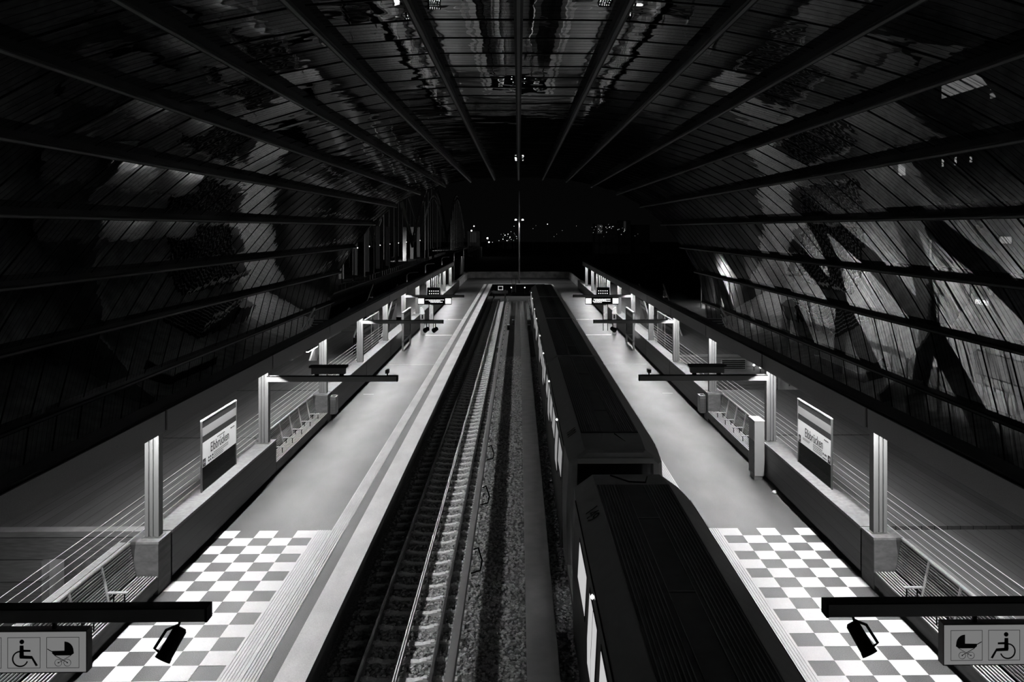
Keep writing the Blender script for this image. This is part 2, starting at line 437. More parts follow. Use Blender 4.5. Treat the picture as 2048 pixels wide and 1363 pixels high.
# sleepers
def sleeper_mesh():
    me = bpy.data.meshes.new('railway_sleeper'); mb = MB()
    mb.prism([(-1.25, -0.12), (1.25, -0.12), (1.25, 0.01), (0.9, 0.02), (0.5, 0.02), (0.38, -0.012), (-0.38, -0.012), (-0.5, 0.02), (-0.9, 0.02), (-1.25, 0.01)][::-1], -0.075, 0.075)
    for sx_ in (-1, 1):
        for q in (0.735-0.13, 0.735+0.13):
            mb.box((sx_*q-0.04, -0.06, 0.0), (sx_*q+0.04, 0.06, 0.05))
    me.from_pydata(mb.v, [], mb.f); me.materials.append(M['sleeper']); return me
sm = sleeper_mesh()
i = 0; y = 13.3
while y < 100:
    o = bpy.data.objects.new('railway_sleeper', sm); col.objects.link(o); o.location = (-2.49, y, -1.095)
    o.rotation_euler = (0, 0, rnd.uniform(-.008, .008))
    tag(o, 'pale concrete sleeper lying in the ballast across the left track', 'sleeper', 'sleepers of the left track')
    y += 0.705
# conductor rail
def conductor(x, label, y0=2, y1=98, s=1):
    e = empty('conductor_rail', (x, (y0+y1)/2, -0.7), label, 'conductor rail')
    MB().box((x-0.085, y0, -0.8), (x+0.085, y1, -0.6)).build('cover', M['cover'], e, bevel=0.012)
    mb = MB(); st = MB()
    yy = 12.0
    while yy < y1:
        mb.bar((x+0.0, yy, -1.14), (x, yy, -0.8), 0.06)
        mb.box((x-0.12, yy-0.05, -1.1), (x+0.12, yy+0.05, -1.02))
        yy += 2.8
    mb.build('bracket', M['rail_side'], e)
    yy = 12.0
    while yy < 60:
        st.box((x-s*0.085, yy, -0.72), (x-s*0.115, yy+0.10, -0.63))
        yy += 0.2
    st.build('clip_row', M['train_pale'], e)['kind'] = 'stuff'
conductor(-1.33, 'pale covered conductor rail standing beside the empty left track')
conductor(1.33, 'covered conductor rail beside the parked train', s=-1)
# loose cables lying beside the conductor rail
for n_, yy in enumerate((21.3, 26.5, 31.6)):
    o = MB().tube([(-1.22, yy+0.6, -0.8), (-1.1, yy+0.5, -0.72), (-0.98, yy+0.2, -0.95), (-1.02, yy-0.1, -1.08), (-1.25, yy-0.3, -1.07)], 0.022, 8).build('cable_loop', M['black'], None, smooth=True)
    tag(o, 'black cable loop beside the conductor rail, %s from the camera' % ORD[n_], 'cable', 'cable loops along the conductor rail')
# ballast stones
def stones():
    vs = []; fs = []; r = random.Random(3)
    base = [(-1,-1,-1),(1,-1,-1),(1,1,-1),(-1,1,-1),(-1,-1,1),(1,-1,1),(1,1,1),(-1,1,1)]
    F = [(3,2,1,0),(4,5,6,7),(0,1,5,4),(1,2,6,5),(2,3,7,6),(3,0,4,7)]
    def put(x, y, sz):
        b = len(vs); a = r.uniform(0, 6.28); ca, sa = math.cos(a), math.sin(a); tz = r.uniform(-.5, .5)
        for (p, q, t) in base:
            p = p*sz*r.uniform(.55, 1.1); q = q*sz*r.uniform(.45, 1.0); t = t*sz*r.uniform(.4, .9) + p*tz
            vs.append((x+p*ca-q*sa, y+p*sa+q*ca, -1.15+t+sz*.2))
        for f in F: fs.append(tuple(b+i for i in f))
    for _ in range(30000):
        y = 13 + 44*(r.random()**1.6)
        x = r.uniform(-3.9, 0.16) if r.random() < .87 else r.uniform(0.86, 1.6)
        put(x, y, r.uniform(.022, .042))
    me = bpy.data.meshes.new('ballast'); me.from_pydata(vs, [], fs); me.materials.append(M['ballast'])
    o = bpy.data.objects.new('ballast', me); col.objects.link(o)
    tag(o, 'loose grey ballast stones filling the track bed', 'ballast', kind='stuff')
stones()

# ------------------------------------------------------------------ low walls, plinths, decks
def low_wall(s, y0, y1, idx):
    mb = MB().box((s*WF, y0, 0.13), (s*8.25, y1, WT-0.06))
    o = struct('wall_%s' % SIDE[s], mb, M['cladding'], f'dark course-clad low wall behind the {SIDE[s]} platform')
    struct('wall_%s' % SIDE[s], MB().box((s*7.98, y0, 0.0), (s*8.2, y1, 0.13)), M['black'])
    struct('wall_%s' % SIDE[s], MB().box((s*(WF-0.005), y0, WT-0.06), (s*8.55, y1, WT)), M['coping'], f'pale coping of the low wall behind the {SIDE[s]} platform')
for s in (-1, 1):
    low_wall(s, 18.22, 26.0, 0)
    for k in range(2, 11):
        low_wall(s, CY(k)+0.38, CY(k+1)+(0.32 if k < 10 else 3), k)
    for k, (a, b) in {-1: (CY(-1)-0.35, CY(-1)+0.35), 0: (17.52, 18.16), 2: (CY(2)-0.35, CY(2)+0.32)}.items():
        nm = {-1: 'nearest the camera', 0: 'between near bench and station sign', 2: 'behind the wire waste bin'}[k]
        e = empty('column_plinth', (s*8.2, (a+b)/2, 0), f'stone plinth under a column of the {SIDE[s]} platform, {nm}', 'plinth')
        MB().box((s*WF, a, 0.0), (s*8.5, b, WT-0.05)).build('plinth_body', M['bench_front'] if k else M['bench_front'], e, bevel=0.012)
        MB().box((s*(WF-0.01), a-0.01, WT-0.05), (s*8.55, b+0.01, WT)).build('plinth_cap', M['coping'], e)
# concourse decks (behind the low walls)
def deck(s, y0, y1, z=WT-0.02, xo=13.9, label=None):
    struct('floor', MB().box((s*8.56, y0, z-0.4), (s*xo, y1, z)), M['deck'], label or f'dark boarded deck behind the {SIDE[s]} platform wall')
for a, b in ((18.5, 26.25), (26.33, 33.9), (34.0, 41.6)):
    deck(-1, a, b)
deck(-1, 62, 98)
struct('floor', MB().box((-16, 41.62, -0.3), (-8.56, 62, 0.0)), M['deck'], 'sunken landing floor behind the left platform')
for a, b in ((8, 18.1), (18.25, 26.3), (26.42, 33.8)):
    deck(1, a, b, WT-0.02 if a > 10 else WT-0.05)
deck(1, 43.3, 98)
struct('floor', MB().box((8.56, 33.8, -3.0), (21, 43.3, -2.8)), M['deck'], 'sunken stairwell floor behind the right platform')
# facade facing camera on the right at the stairwell
mb = MB().box((8.56, 43.15, -2.8), (13.6, 43.3, WT-0.02))
struct('wall_stairwell', mb, M['facade'], 'clad stairwell wall with louvre behind the right platform')
e = empty('louvre', (11.7, 43.1, 0.36), 'dark horizontal ventilation louvre in the stairwell wall', 'louvre')
MB().box((11.0, 43.08, 0.36), (12.35, 43.15, 0.92)).build('louvre_frame', M['concrete'], e)
mb = MB()
for i in range(5): mb.box((11.05, 43.03, 0.41+i*0.1), (12.3, 43.09, 0.465+i*0.1))
mb.build('louvre_blades', M['black'], e)
struct('wall_stairwell', MB().box((13.6, 42.0, -2.8), (13.75, 43.3, WT)), M['facade'])
# near left front face with doorway
yy = 18.2
mb = MB()
mb.box((-14, yy, -3.0), (-10.8, yy+0.3, WT-0.02)); mb.box((-9.62, yy, -3.0), (-8.3, yy+0.3, WT-0.02)); mb.box((-10.8, yy, 0.52), (-9.62, yy+0.3, WT-0.02))
struct('wall_left_stair', mb, M['facade'], 'dark clad wall with a doorway below the left deck')
struct('door_1', MB().box((-11.0, yy+0.9, -3.0), (-9.3, yy+0.95, 0.7)), M['bench_front'], 'recessed doorway below the left deck')
struct('trim_105', MB().box((-10.9, yy+0.3, -3.0), (-10.8, yy+0.9, 0.6)), M['concrete'], 'pale door reveal below the left deck')
struct('trim_105', MB().box((-9.62, yy+0.3, -3.0), (-9.5, yy+0.9, 0.6)), M['concrete'])
e = empty('door_lamp', (-10.3, yy+.5, .48), 'small lamp over the doorway below the left deck', 'lamp')
MB().box((-10.45, yy+.4, .53), (-9.9, yy+.5, .56)).build('lamp_tube', emit('door_tube', 14), e); MB().box((-10.48, yy+.38, .561), (-9.87, yy+.52, .6)).build('lamp_housing', M['dark'], e)
struct('floor', MB().box((-21, 4, -3.2), (-8.6, 18.2, -3.0)), M['deck'], 'lower floor beside the near left bench')
struct('wall_left', MB().box((-8.72, 4, -3.0), (-8.56, 17.5, WT-0.0)), M['coping'], 'pale ledge behind the near left bench')
struct('wall_right', MB().box((8.56, 10.4, -1.0), (8.66, 17.5, WT-0.02)), M['bench_front'])
for s in (-1, 1):
    struct('wall_%s' % SIDE[s], MB().box((s*8.52, 26.0, -1.0), (s*8.6, 33.0, WT-0.02)), M['bench_front'])

# ------------------------------------------------------------------ columns
def column(s, k, y, lab):
    e = empty('column', (s*8.125, y, WT), lab, 'column', f'columns along the {SIDE[s]} platform')
    zb, zt = WT+.016, 3.455
    mb = MB()
    # two flanges (faces to the track and away) and web with grooves visible from the front
    mb.box((s*7.97, y-0.11, zb), (s*8.05, y+0.11, zt))
    mb.box((s*8.20, y-0.11, zb), (s*8.28, y+0.11, zt))
    mb.box((s*8.05, y-0.05, zb), (s*8.20, y+0.05, zt))
    mb.box((s*8.105, y-0.10, zb), (s*8.145, y-0.05, zt)); mb.box((s*8.105, y+0.05, zb), (s*8.145, y+0.10, zt))
    mb.build('shaft', M['column'], e, bevel=0.006)
    MB().box((s*7.92, y-0.14, WT), (s*8.33, y+0.14, WT+0.015)).build('base_plate', M['steel'], e)
for s in (-1, 1):
    n = 0
    for k in (-1, 0, 1, 2, 3, 4, 5, 6, 7, 9, 10):
        extra = {-1: 'just outside the near bench', 0: 'standing on the plinth before the station sign', 1: 'where the station sign wall meets the slatted bench', 2: 'on the plinth beside the waste bin'}.get(k)
        n += 1
        lab = f'pale grooved steel column on the {SIDE[s]} platform, ' + (extra or f'{ORD[n-2]} from the camera')
        column(s, k, CY(k), lab)
    for j in range(6):
        y = 72.0 + 1.62*(j+1)
        e = empty('fin', (s*8.04, y, WT), f'tall pale upright fin, {ORD[j]} in the close row on the far {SIDE[s]} platform', 'fin', f'close row of fins on the {SIDE[s]}')
        MB().box((s*7.95, y-0.15, WT+.021), (s*8.03, y+0.15, 3.455)).build('fin_blade', M['column'], e)
        MB().box((s*7.93, y-0.2, WT), (s*8.05, y+0.2, WT+0.02)).build('base_plate', M['steel'], e)

# ------------------------------------------------------------------ canopy beams with strip lamps
for s in (-1, 1):
    e = empty('canopy_beam', (s*8.05, 50, 3.5), f'long dark canopy beam with lamps running over the columns of the {SIDE[s]} platform', 'beam')
    # inverted U: fascia to the track, outer web, top
    MB().box((s*7.90, YS, 3.93), (s*8.36, YE, 4.02)).build('top_cover', M['black'], e)
    MB().box((s*8.30, YS, 3.46), (s*8.35, YE, 3.93)).build('outer_web', M['dark'], e)
    MB().box((s*7.90, YS, 3.78), (s*8.30, YE, 3.82)).build('soffit', M['dark'], e)
    MB().box((s*7.90, YS, 3.50), (s*7.92, YE, 3.93)).build('inner_web', M['fascia_seam'], e)
    for k in range(-2, 11):
        a = max(YS, CY(k)+0.10); b = min(YE, CY(k+1)-0.02)
        if b <= a: continue
        f = MB().box((s*7.87, a, 3.480), (s*7.90, b, 3.945)).build('fascia_panel', M['fascia'], e)
        MB().box((s*7.865, a, 3.945), (s*7.905, b, 3.965)).build('fascia_lip', M['black'], f)
        if k >= -1:
            cx, cz, th = 8.06, 3.575, R(38); tx, tz = math.cos(th)*.019, math.sin(th)*.019; nx, nz = math.sin(th), math.cos(th)
            def lp(u, d): return (s*(cx + u*tx + d*nx), cz - u*tz + d*nz)
            MB().prism([lp(-1, 0), lp(1, 0), lp(1, .012), lp(-1, .012)][::(1 if s < 0 else -1)], a+.15, b-.3).build('lamp_diffuser', M['lamp'], e)
            MB().prism([lp(-2.2, .013), lp(2.2, .013), lp(2.2, .07), lp(-2.2, .07)][::(1 if s < 0 else -1)], a+.12, b-.27).build('lamp_housing', M['dark'], e)

# ------------------------------------------------------------------ cantilever arms and what hangs on them
def arm(s, k, lab):
    y = CY(k)-0.19
    e = empty('cantilever_arm', (s*7.87, y, 3.1), lab, 'arm', 'cantilever arms over the platforms')
    MB().box((s*7.965, y-0.07, 3.15), (s*3.87, y+0.07, 3.31)).build('beam', M['arm'], e)
    mb = MB().box((s*7.965, y-0.085, 3.311), (s*3.86, y+0.085, 3.33)).box((s*3.84, y-0.085, 3.15), (s*3.869, y+0.085, 3.33))
    mb.build('top_strip', M['black'], e)
    return y
for s in (-1, 1):
    ARMN = {-1: 'nearest the camera, above the pictogram sign', 1: 'beside the station sign', 3: 'in the middle of the platform', 5: 'above the far train display'}
    AY = {k: arm(s, k, f'dark horizontal arm reaching over the {SIDE[s]} platform, {ARMN[k]}') for k in (-1, 1, 3, 5)}
    # -- hanging pictogram sign
    y = AY[-1]
    xa, xb = 5.32, 6.95
    e = empty('pictogram_sign', (s*6.3, y, 3.03), f'hanging grey sign with wheelchair and pram pictograms over the {SIDE[s]} platform', 'sign')
    MB().box((s*xa, y-0.06, 2.53), (s*xb, y+0.06, 3.05)).build('sign_case', M['dark'], e)
    MB().box((s*(xa+.012), y-0.066, 2.545), (s*(xb-.01), y-0.0605, 3.035)).build('sign_face', M['sign_grey'], e)
    for q in (5.75, 6.6): MB().box((s*q-0.02, y-0.02, 3.05), (s*q+0.02, y+0.02, 3.15)).build('hanger', M['black'], e)
    yf = y-0.068
    def P(cx, pts):    # polygon in sign plane: pts (u,v) with u towards the wall side = away from track
        return [(s*(cx+u) if True else 0, v) for u, v in pts]
    zc = 2.785
    cells = [5.61, 6.085, 6.56]
    frame = MB()
    for c in cells:
        for (u0, v0, u1, v1) in ((-.2, -.19, .2, -.185), (-.2, .185, .2, .19), (-.2, -.19, -.195, .19), (.195, -.19, .2, .19)):
            frame.box((s*(c+u0), yf-0.002, zc+v0), (s*(c+u1), yf, zc+v1))
    frame.build('cell_outline', M['ink'], e)
    # pram: in the cell nearest the track.  handle points away from the track on both sides? (hood towards the track)
    c = cells[0]; mb = MB()
    h = -1   # hood towards the track
    def px(u): return s*(c - h*u*1.0)
    def poly(mb, pts, fx):
        pp = [(fx(u), zc+v) for u, v in pts]
        area = sum(pp[i][0]*pp[(i+1) % len(pp)][1]-pp[(i+1) % len(pp)][0]*pp[i][1] for i in range(len(pp)))
        if area < 0: pp = pp[::-1]
        mb.prism(pp, yf-0.003, yf)
    # u>0 away from the track
    fx = lambda u: s*(c+u)
    hood = [(-0.02, 0.02)] + [(-0.02-0.11*math.sin(a), 0.02+0.115*math.cos(a)) for a in [R(t) for t in range(0, 91, 10)]]
    poly(mb, hood, fx)
    poly(mb, [(-0.13, 0.025), (-0.135, -0.01), (-0.10, -0.035), (0.10, -0.035), (0.13, -0.01), (0.13, 0.02)], fx)
    def seg(mb, a, b, wd, fx): mb.bar((fx(a[0]), yf-0.0015, zc+a[1]), (fx(b[0]), yf-0.0015, zc+b[1]), 0.003, wd, up=(0, 0, 1)) if abs(b[0]-a[0]) > 1e-6 else mb.box((fx(a[0])-wd/2, yf-0.003, zc+a[1]), (fx(a[0])+wd/2, yf, zc+b[1]))
    seg(mb, (0.11, 0.0), (0.19, 0.045), 0.008, fx)
    seg(mb, (-0.10, -0.035), (0.05, -0.125), 0.006, fx); seg(mb, (0.10, -0.035), (-0.06, -0.125), 0.006, fx)
    for u in (-0.055, 0.055):
        mb.disc((fx(u), yf-0.0015, zc-0.125), 0.045, 'y', 24, 0.003, 0.041); mb.disc((fx(u), yf-0.0015, zc-0.125), 0.008, 'y', 10, 0.003)
    mb.build('pram_pictogram', M['ink'], e)
    # wheelchair: facing towards the track? left picture: faces right (toward track); right picture: faces left (toward track)
    c = cells[1]; fx2 = lambda u: s*(c+u); mb = MB()
    mb.disc((fx2(0.025), yf-0.0015, zc+0.135), 0.028, 'y', 20, 0.003)
    poly(mb, [(0.05, 0.09), (0.005, 0.09), (0.0, -0.04), (0.04, -0.07), (0.055, -0.05)], fx2)
    poly(mb, [(0.03, 0.04), (-0.08, 0.035), (-0.08, 0.012), (0.03, 0.012)], fx2)
    poly(mb, [(0.05, -0.03), (-0.10, -0.04), (-0.17, -0.155), (-0.145, -0.165), (-0.095, -0.075), (0.05, -0.07)], fx2)
    pr = None
    for i in range(0, 25):
        a = R(115 - i*11.5) if True else 0
        p = (0.045+0.1*math.cos(a)*1.0, -0.075+0.1*math.sin(a))
        if pr: poly(mb, [(pr[0], pr[1]), (p[0], p[1]), (0.045+(p[0]-0.045)*.83, -0.075+(p[1]+0.075)*.83), (0.045+(pr[0]-0.045)*.83, -0.075+(pr[1]+0.075)*.83)], fx2)
        pr = p
    mb.build('wheelchair_pictogram', M['ink'], e)
    # -- barrel loudspeaker under the near arm
    x = s*4.2
    e = empty('loudspeaker', (x, y, 3.03), f'black barrel loudspeaker hanging from the near arm over the {SIDE[s]} chequered floor', 'loudspeaker')
    ax = Vector((s*0.36, -0.45, -0.72)).normalized()
    c0 = Vector((x, y, 3.03)); p0 = c0 - ax*0.02; p1 = c0 + ax*0.32
    MB().tube([p0, p0+ax*0.03, p1], [0.06, 0.085, 0.09], 20).build('barrel', M['black'], e, smooth=False)
    mb = MB().tube([p1, p1+ax*0.05], [0.094, 0.10], 20, cap=False); mb.build('rim', M['black'], e)
    MB().tube([Vector((x, y, 3.15)), Vector((x+s*.02, y, 3.08)), c0+ax*0.06+Vector((s*0.14, 0, 0.05)), c0+ax*0.28+Vector((s*0.15, 0, 0.05)), c0+ax*.28+Vector((s*.08, 0, 0))], 0.018, 8).build('yoke', M['black'], e)
    # -- second arm: housing on top, small camera
    y = AY[1]
    e = empty('display_housing', (s*6.0, y, 3.25), f'dark train display housing standing on the arm beside the {SIDE[s]} station sign', 'display')
    MB().box((s*5.44, y-0.16, 3.60), (s*6.62, y+0.16, 3.66)).build('hood', M['black'], e)
    MB().box((s*5.50, y-0.10, 3.40), (s*6.56, y+0.10, 3.60)).build('case', M['dark'], e)
    for q in (5.62, 6.40): MB().box((s*q-0.06, y-0.05, 3.33), (s*q+0.06, y+0.05, 3.45)).build('bracket', M['black'], e)
    e = empty('security_camera', (s*4.17, y, 3.25), f'small security camera on top of the arm beside the {SIDE[s]} station sign', 'camera')
    MB().box((s*4.17-0.02, y-0.02, 3.33), (s*4.17+0.02, y+0.02, 3.41)).build('stem', M['black'], e)
    MB().box((s*4.17-0.055, y-0.12, 3.41), (s*4.17+0.055, y+0.1, 3.52)).build('camera_body', M['dark'], e, bevel=0.01)
    # -- third arm: small dark spotlights beneath
    y = AY[3]
    for q, zz in (((4.7, 2.8), (4.25, 2.78)) if s < 0 else ((4.85, 2.8),)):
        e = empty('loudspeaker', (s*q, y, 3.03), f'small black loudspeaker under the middle arm of the {SIDE[s]} platform' + ('' if s > 0 else (', farther from the track' if q > 4.5 else ', nearer the track')), 'loudspeaker')
        MB().tube([(s*q, y, 3.15), (s*q, y, 2.9)], 0.02, 8).build('stem', M['black'], e)
        MB().tube([(s*(q-0.08), y-0.1, 2.9), (s*(q+0.1), y+0.05, 2.78)], [0.1, 0.13], 14).build('barrel', M['black'], e)
    # -- fourth arm: train display hanging below, dotted panel above
    y = AY[5]
    e = empty('train_display', (s*5.9, y, 3.03), f'hanging train display with two lit white squares over the far {SIDE[s]} platform', 'display')
    MB().box((s*4.72, y-0.12, 2.66), (s*7.08, y+0.12, 3.15)).build('display_case', M['black'], e, bevel=0.02)
    for q in (4.95, 6.85): MB().box((s*q-0.2, y-0.13, 2.72), (s*q+0.2, y-0.12, 3.09)).build('lit_square', M['led'], e)
    MB().box((s*5.22, y-0.126, 2.72), (s*6.6, y-0.12, 3.09)).build('screen', M['black'], e)
    mb = MB(); r2 = random.Random(5 if s > 0 else 9)
    rows = ((2.9, .03, 5.25, 6.55), (2.82, .045, 5.5, 6.3), (2.74, .04, 5.35, 6.2)) if s < 0 else ((2.93, .05, 5.3, 6.5), (2.86, .03, 5.4, 6.2), (2.8, .05, 5.25, 6.5), (2.71, .04, 5.3, 5.9))
    for zz, hh, a, b in rows:
        q = a
        while q < b:
            wd = r2.uniform(.05, .2); mb.box((s*q, y-0.13, zz+.09-hh/2), (s*min(q+wd, b), y-0.126, zz+.09+hh/2)); q += wd+.02
    mb.build('display_rows', M['led'], e)
    e = empty('lamp_panel', (s*6.0, y+0.5, 3.25), f'dark panel with rows of small light dots above the far arm of the {SIDE[s]} platform', 'panel')
    MB().box((s*5.55, y+0.05, 3.33), (s*6.45, y+0.12, 3.85)).build('panel', M['black'], e)
    mb = MB()
    for i in range(5):
        for zz in (3.42, 3.6):
            mb.disc((s*(5.68+i*0.15), y+0.045, zz), 0.035, 'y', 10, 0.01)
    mb.build('light_dots', M['led'], e)

# ------------------------------------------------------------------ benches
def bench(s, y0, y1, lab, arms, first):
    e = empty('bench', (s*8.1, (y0+y1)/2, 0), lab, 'bench')
    MB().box((s*WF, y0, 0.13), (s*7.93, y1, 0.40)).box((s*7.97, y0, 0.0), (s*8.0, y1, 0.13)).build('front_panel', M['bench_front'], e)
    mb = MB()
    for i in range(7):
        x = 7.875 + i*0.068
        mb.box((s*x, y0+0.02, 0.40), (s*(x+0.030), y1-0.02, 0.425))
    mb.build('seat', M['slat'], e)
    MB().box((s*7.93, y0, 0.20), (s*8.5, y1, 0.26)).build('seat_base', M['black'], e)
    mb = MB()
    n = 13
    for i in range(n):
        t = i/(n-1); z = 0.47 + t*0.64; x = 8.335 + t*0.13
        mb.box((s*x, y0+0.02, z-0.014), (s*(x+0.02), y1-0.02, z+0.014))
    mb.build('backrest', M['slat_back'], e)
    MB().bar((s*8.485, y0+0.01, 1.145), (s*8.485, y1-0.01, 1.145), 0.05, 0.035).build('top_rail', M['slat'], e)
    MB().box((s*8.5, y0, 0.3), (s*8.515, y1, 1.1)).build('back_board', M['black'], e)
    y = first
    while y > y0+0.3:
        if y < y1-0.3:
            MB().bar((s*8.32, y, 0.43), (s*8.47, y, 1.15), 0.045, 0.03, up=(0, 1, 0)).build('back_strut', M['slat'], e)
            a = MB().box((s*7.93, y-0.035, 0.60), (s*8.33, y+0.035, 0.625)).build('armrest', M['slat'], e)
            for q in (8.0, 8.22): MB().box((s*q-0.01, y-0.012, 0.425), (s*q+0.01, y+0.012, 0.60)).build('armrest_leg', M['black'], a)
        y -= arms
for s in (-1, 1):
    bench(s, 10.5, 17.50, f'near slatted bench beside the chequered floor of the {SIDE[s]} platform', 1.18, 16.3)
    bench(s, 26.02, CY(2)-0.36, f'slatted bench with armrests past the station sign of the {SIDE[s]} platform', 1.2, 31.9)

# ------------------------------------------------------------------ cable railings
for s in (-1, 1):
    e = empty('cable_railing', (s*8.35, 30, 1.3), f'six thin steel cables strung behind the columns of the {SIDE[s]} platform', 'railing')
    for i in range(6):
        z = 1.30 + i*0.152
        MB().tube([(s*8.35, 8, z), (s*8.35, 49, z)], 0.0065, 6).build('cable', M['cable'], e)
    for k in (-1, 0, 1, 2, 3):
        MB().box((s*8.33, CY(k)+0.2, WT+.001), (s*8.37, CY(k)+0.24, 2.12)).build('cable_post', M['column'], e)

# ------------------------------------------------------------------ station name signs
def station_sign(s):
    ya, yb = 20.75, 23.3; X = 8.22; zt = 3.0; zb = WT+0.0
    e = empty('station_sign', (s*X, (ya+yb)/2, zb), f'glass station name sign standing on the {SIDE[s]} low wall', 'sign')
    H = zt-zb
    def zz(f): return zt - f*H
    MB().box((s*(X-.02), ya, zb), (s*(X+.02), ya+0.045, zt)).build('frame_post', M['steel'], e)
    MB().box((s*(X-.02), yb-0.03, zb), (s*(X+.02), yb, zt)).build('frame_post', M['steel'], e)
    MB().box((s*(X-.025), ya, zt-0.001), (s*(X+.025), yb, zt+0.03)).build('top_rail', M['slat'], e)
    MB().box((s*(X-.004), ya+.045, zb), (s*(X+.004), yb-.03, zt)).build('glass_pane', M['pane'], e)
    f = X-0.012
    MB().box((s*f, ya+.05, zz(.10)), (s*(f+.006), yb-.035, zz(.01))).build('dark_band', M['sign_dark'], e)
    MB().box((s*f, ya+.05, zz(.22)), (s*(f+.006), yb-.035, zz(.10))).build('pale_band', M['sign_band'], e)
    MB().box((s*f, ya+.05, zz(.31)), (s*(f+.006), yb-.035, zz(.22))).build('dark_band', M['sign_dark'], e)
    bd = MB().box((s*f, ya+.05, zz(.66)), (s*(f+.006), yb-.035, zz(.31))).build('name_board', M['board_glow'], e)
    right = (0, 1, 0) if s < 0 else (0, -1, 0)
    g = f-0.003
    yc = (ya+yb)/2
    def pos(u, fz): return (s*g, yc + (u if s < 0 else -u), zz(fz))   # u = reading direction
    text_obj('station_name', 'Elbbrücken', 0.36, M['ink'], bd, face_matrix(pos(0.0, .455), right, (0, 0, 1)), sx=0.84)
    mb = MB()
    def bar(u0, u1, fz, h):
        a = pos(u0, fz); b = pos(u1, fz)
        mb.box((s*g, a[1], a[2]-h/2), (s*(g+.003), b[1], b[2]+h/2))
    def words(u0, u1, fz, h, rr):
        q = u0
        while q < u1:
            wd = rr.uniform(.04, .11); bar(q, min(q+wd, u1), fz, h); q += wd+.02
    rr = random.Random(4)
    if s < 0:
        words(-.2, .35, .36, .022, rr)
        for i in range(4): words(-.45, .62 if i < 2 else .25, .555+i*.026, .016, rr)
        words(.8, 1.1, .37, .03, rr)
        for i, u in enumerate((-.82, -.7, -.56)): bar(u, u+.07, .575, .05); bar(u, u+.07, .62, .05)
    else:
        words(-.85, -.3, .555, .016, rr); words(-.85, -.35, .575, .016, rr)
        for i in range(4): words(-.05, .62, .545+i*.026, .016, rr)
        words(.75, 1.05, .36, .03, rr)
        for i, u in enumerate((.66, .78, .86)): bar(u, u+.06, .575, .05)
        words(.66, .95, .63, .03, rr)
    mb.build('small_lettering', M['ink'], bd)
    def arrow(u, left):
        b = MB(); a = pos(u-.09, .60); c = pos(u+.09, .60)
        b.box((s*g, a[1], a[2]-.1), (s*(g+.003), c[1], a[2]+.1)); bb = b.build('arrow_field', M['ink'], bd)
    sgn = []
    def arrow_full(u, left):
        arrow(u, left)
        b = MB(); d = -1 if left else 1
        def pp(du, dz): p = pos(u+du*d, .60); return Vector((s*(g-.002), p[1], p[2]+dz))
        b.bar(pp(-.06, 0), pp(.05, 0), .004, .02); b.bar(pp(.0, .055), pp(.06, 0), .004, .02); b.bar(pp(.0, -.055), pp(.06, 0), .004, .02)
        b.build('arrow', M['sign_white'], bd)
    if s < 0: arrow_full(-1.1, True)
    else: arrow_full(1.1, False); arrow_full(-1.1, True)
for s in (-1, 1): station_sign(s)

# ------------------------------------------------------------------ call pillar, bins, small things
e = empty('call_pillar', (7.62, 25.5, 0), 'tall grey square help pillar with screen panel at the right low wall', 'pillar')
MB().box((7.52, 25.3, 0.0), (7.80, 25.75, 0.14)).build('base', M['skin_post'], e)
MB().box((7.50, 25.2, 0.14), (7.82, 25.85, 1.88)).build('body', M['skin_post'], e, bevel=0.008)
MB().box((7.492, 25.25, 1.25), (7.50, 25.8, 1.82)).build('screen_panel', M['sign_white'], e)
MB().box((7.494, 25.25, 0.2), (7.50, 25.8, 1.22)).build('lower_panel', M['sign_dark'], e)
MB().box((7.49, 25.19, 1.88), (7.83, 25.86, 1.90)).build('cap', M['sign_white'], e)
e = empty('floor_lamp_dome', (7.76, 24.0, 0), 'small white dome on the floor at the foot of the right wall', 'floor stud')
mb = MB(); mb.tube([(7.76, 24.0, 0.0), (7.76, 24.0, 0.04), (7.76, 24.0, 0.075), (7.76, 24.0, 0.09)], [0.09, 0.085, 0.055, 0.01], 16)
mb.build('dome', M['tile_white'], e, smooth=True); MB().tube([(7.76, 24.0, 0.0), (7.76, 24.0, 0.012)], 0.11, 16).build('flange', M['steel'], e)
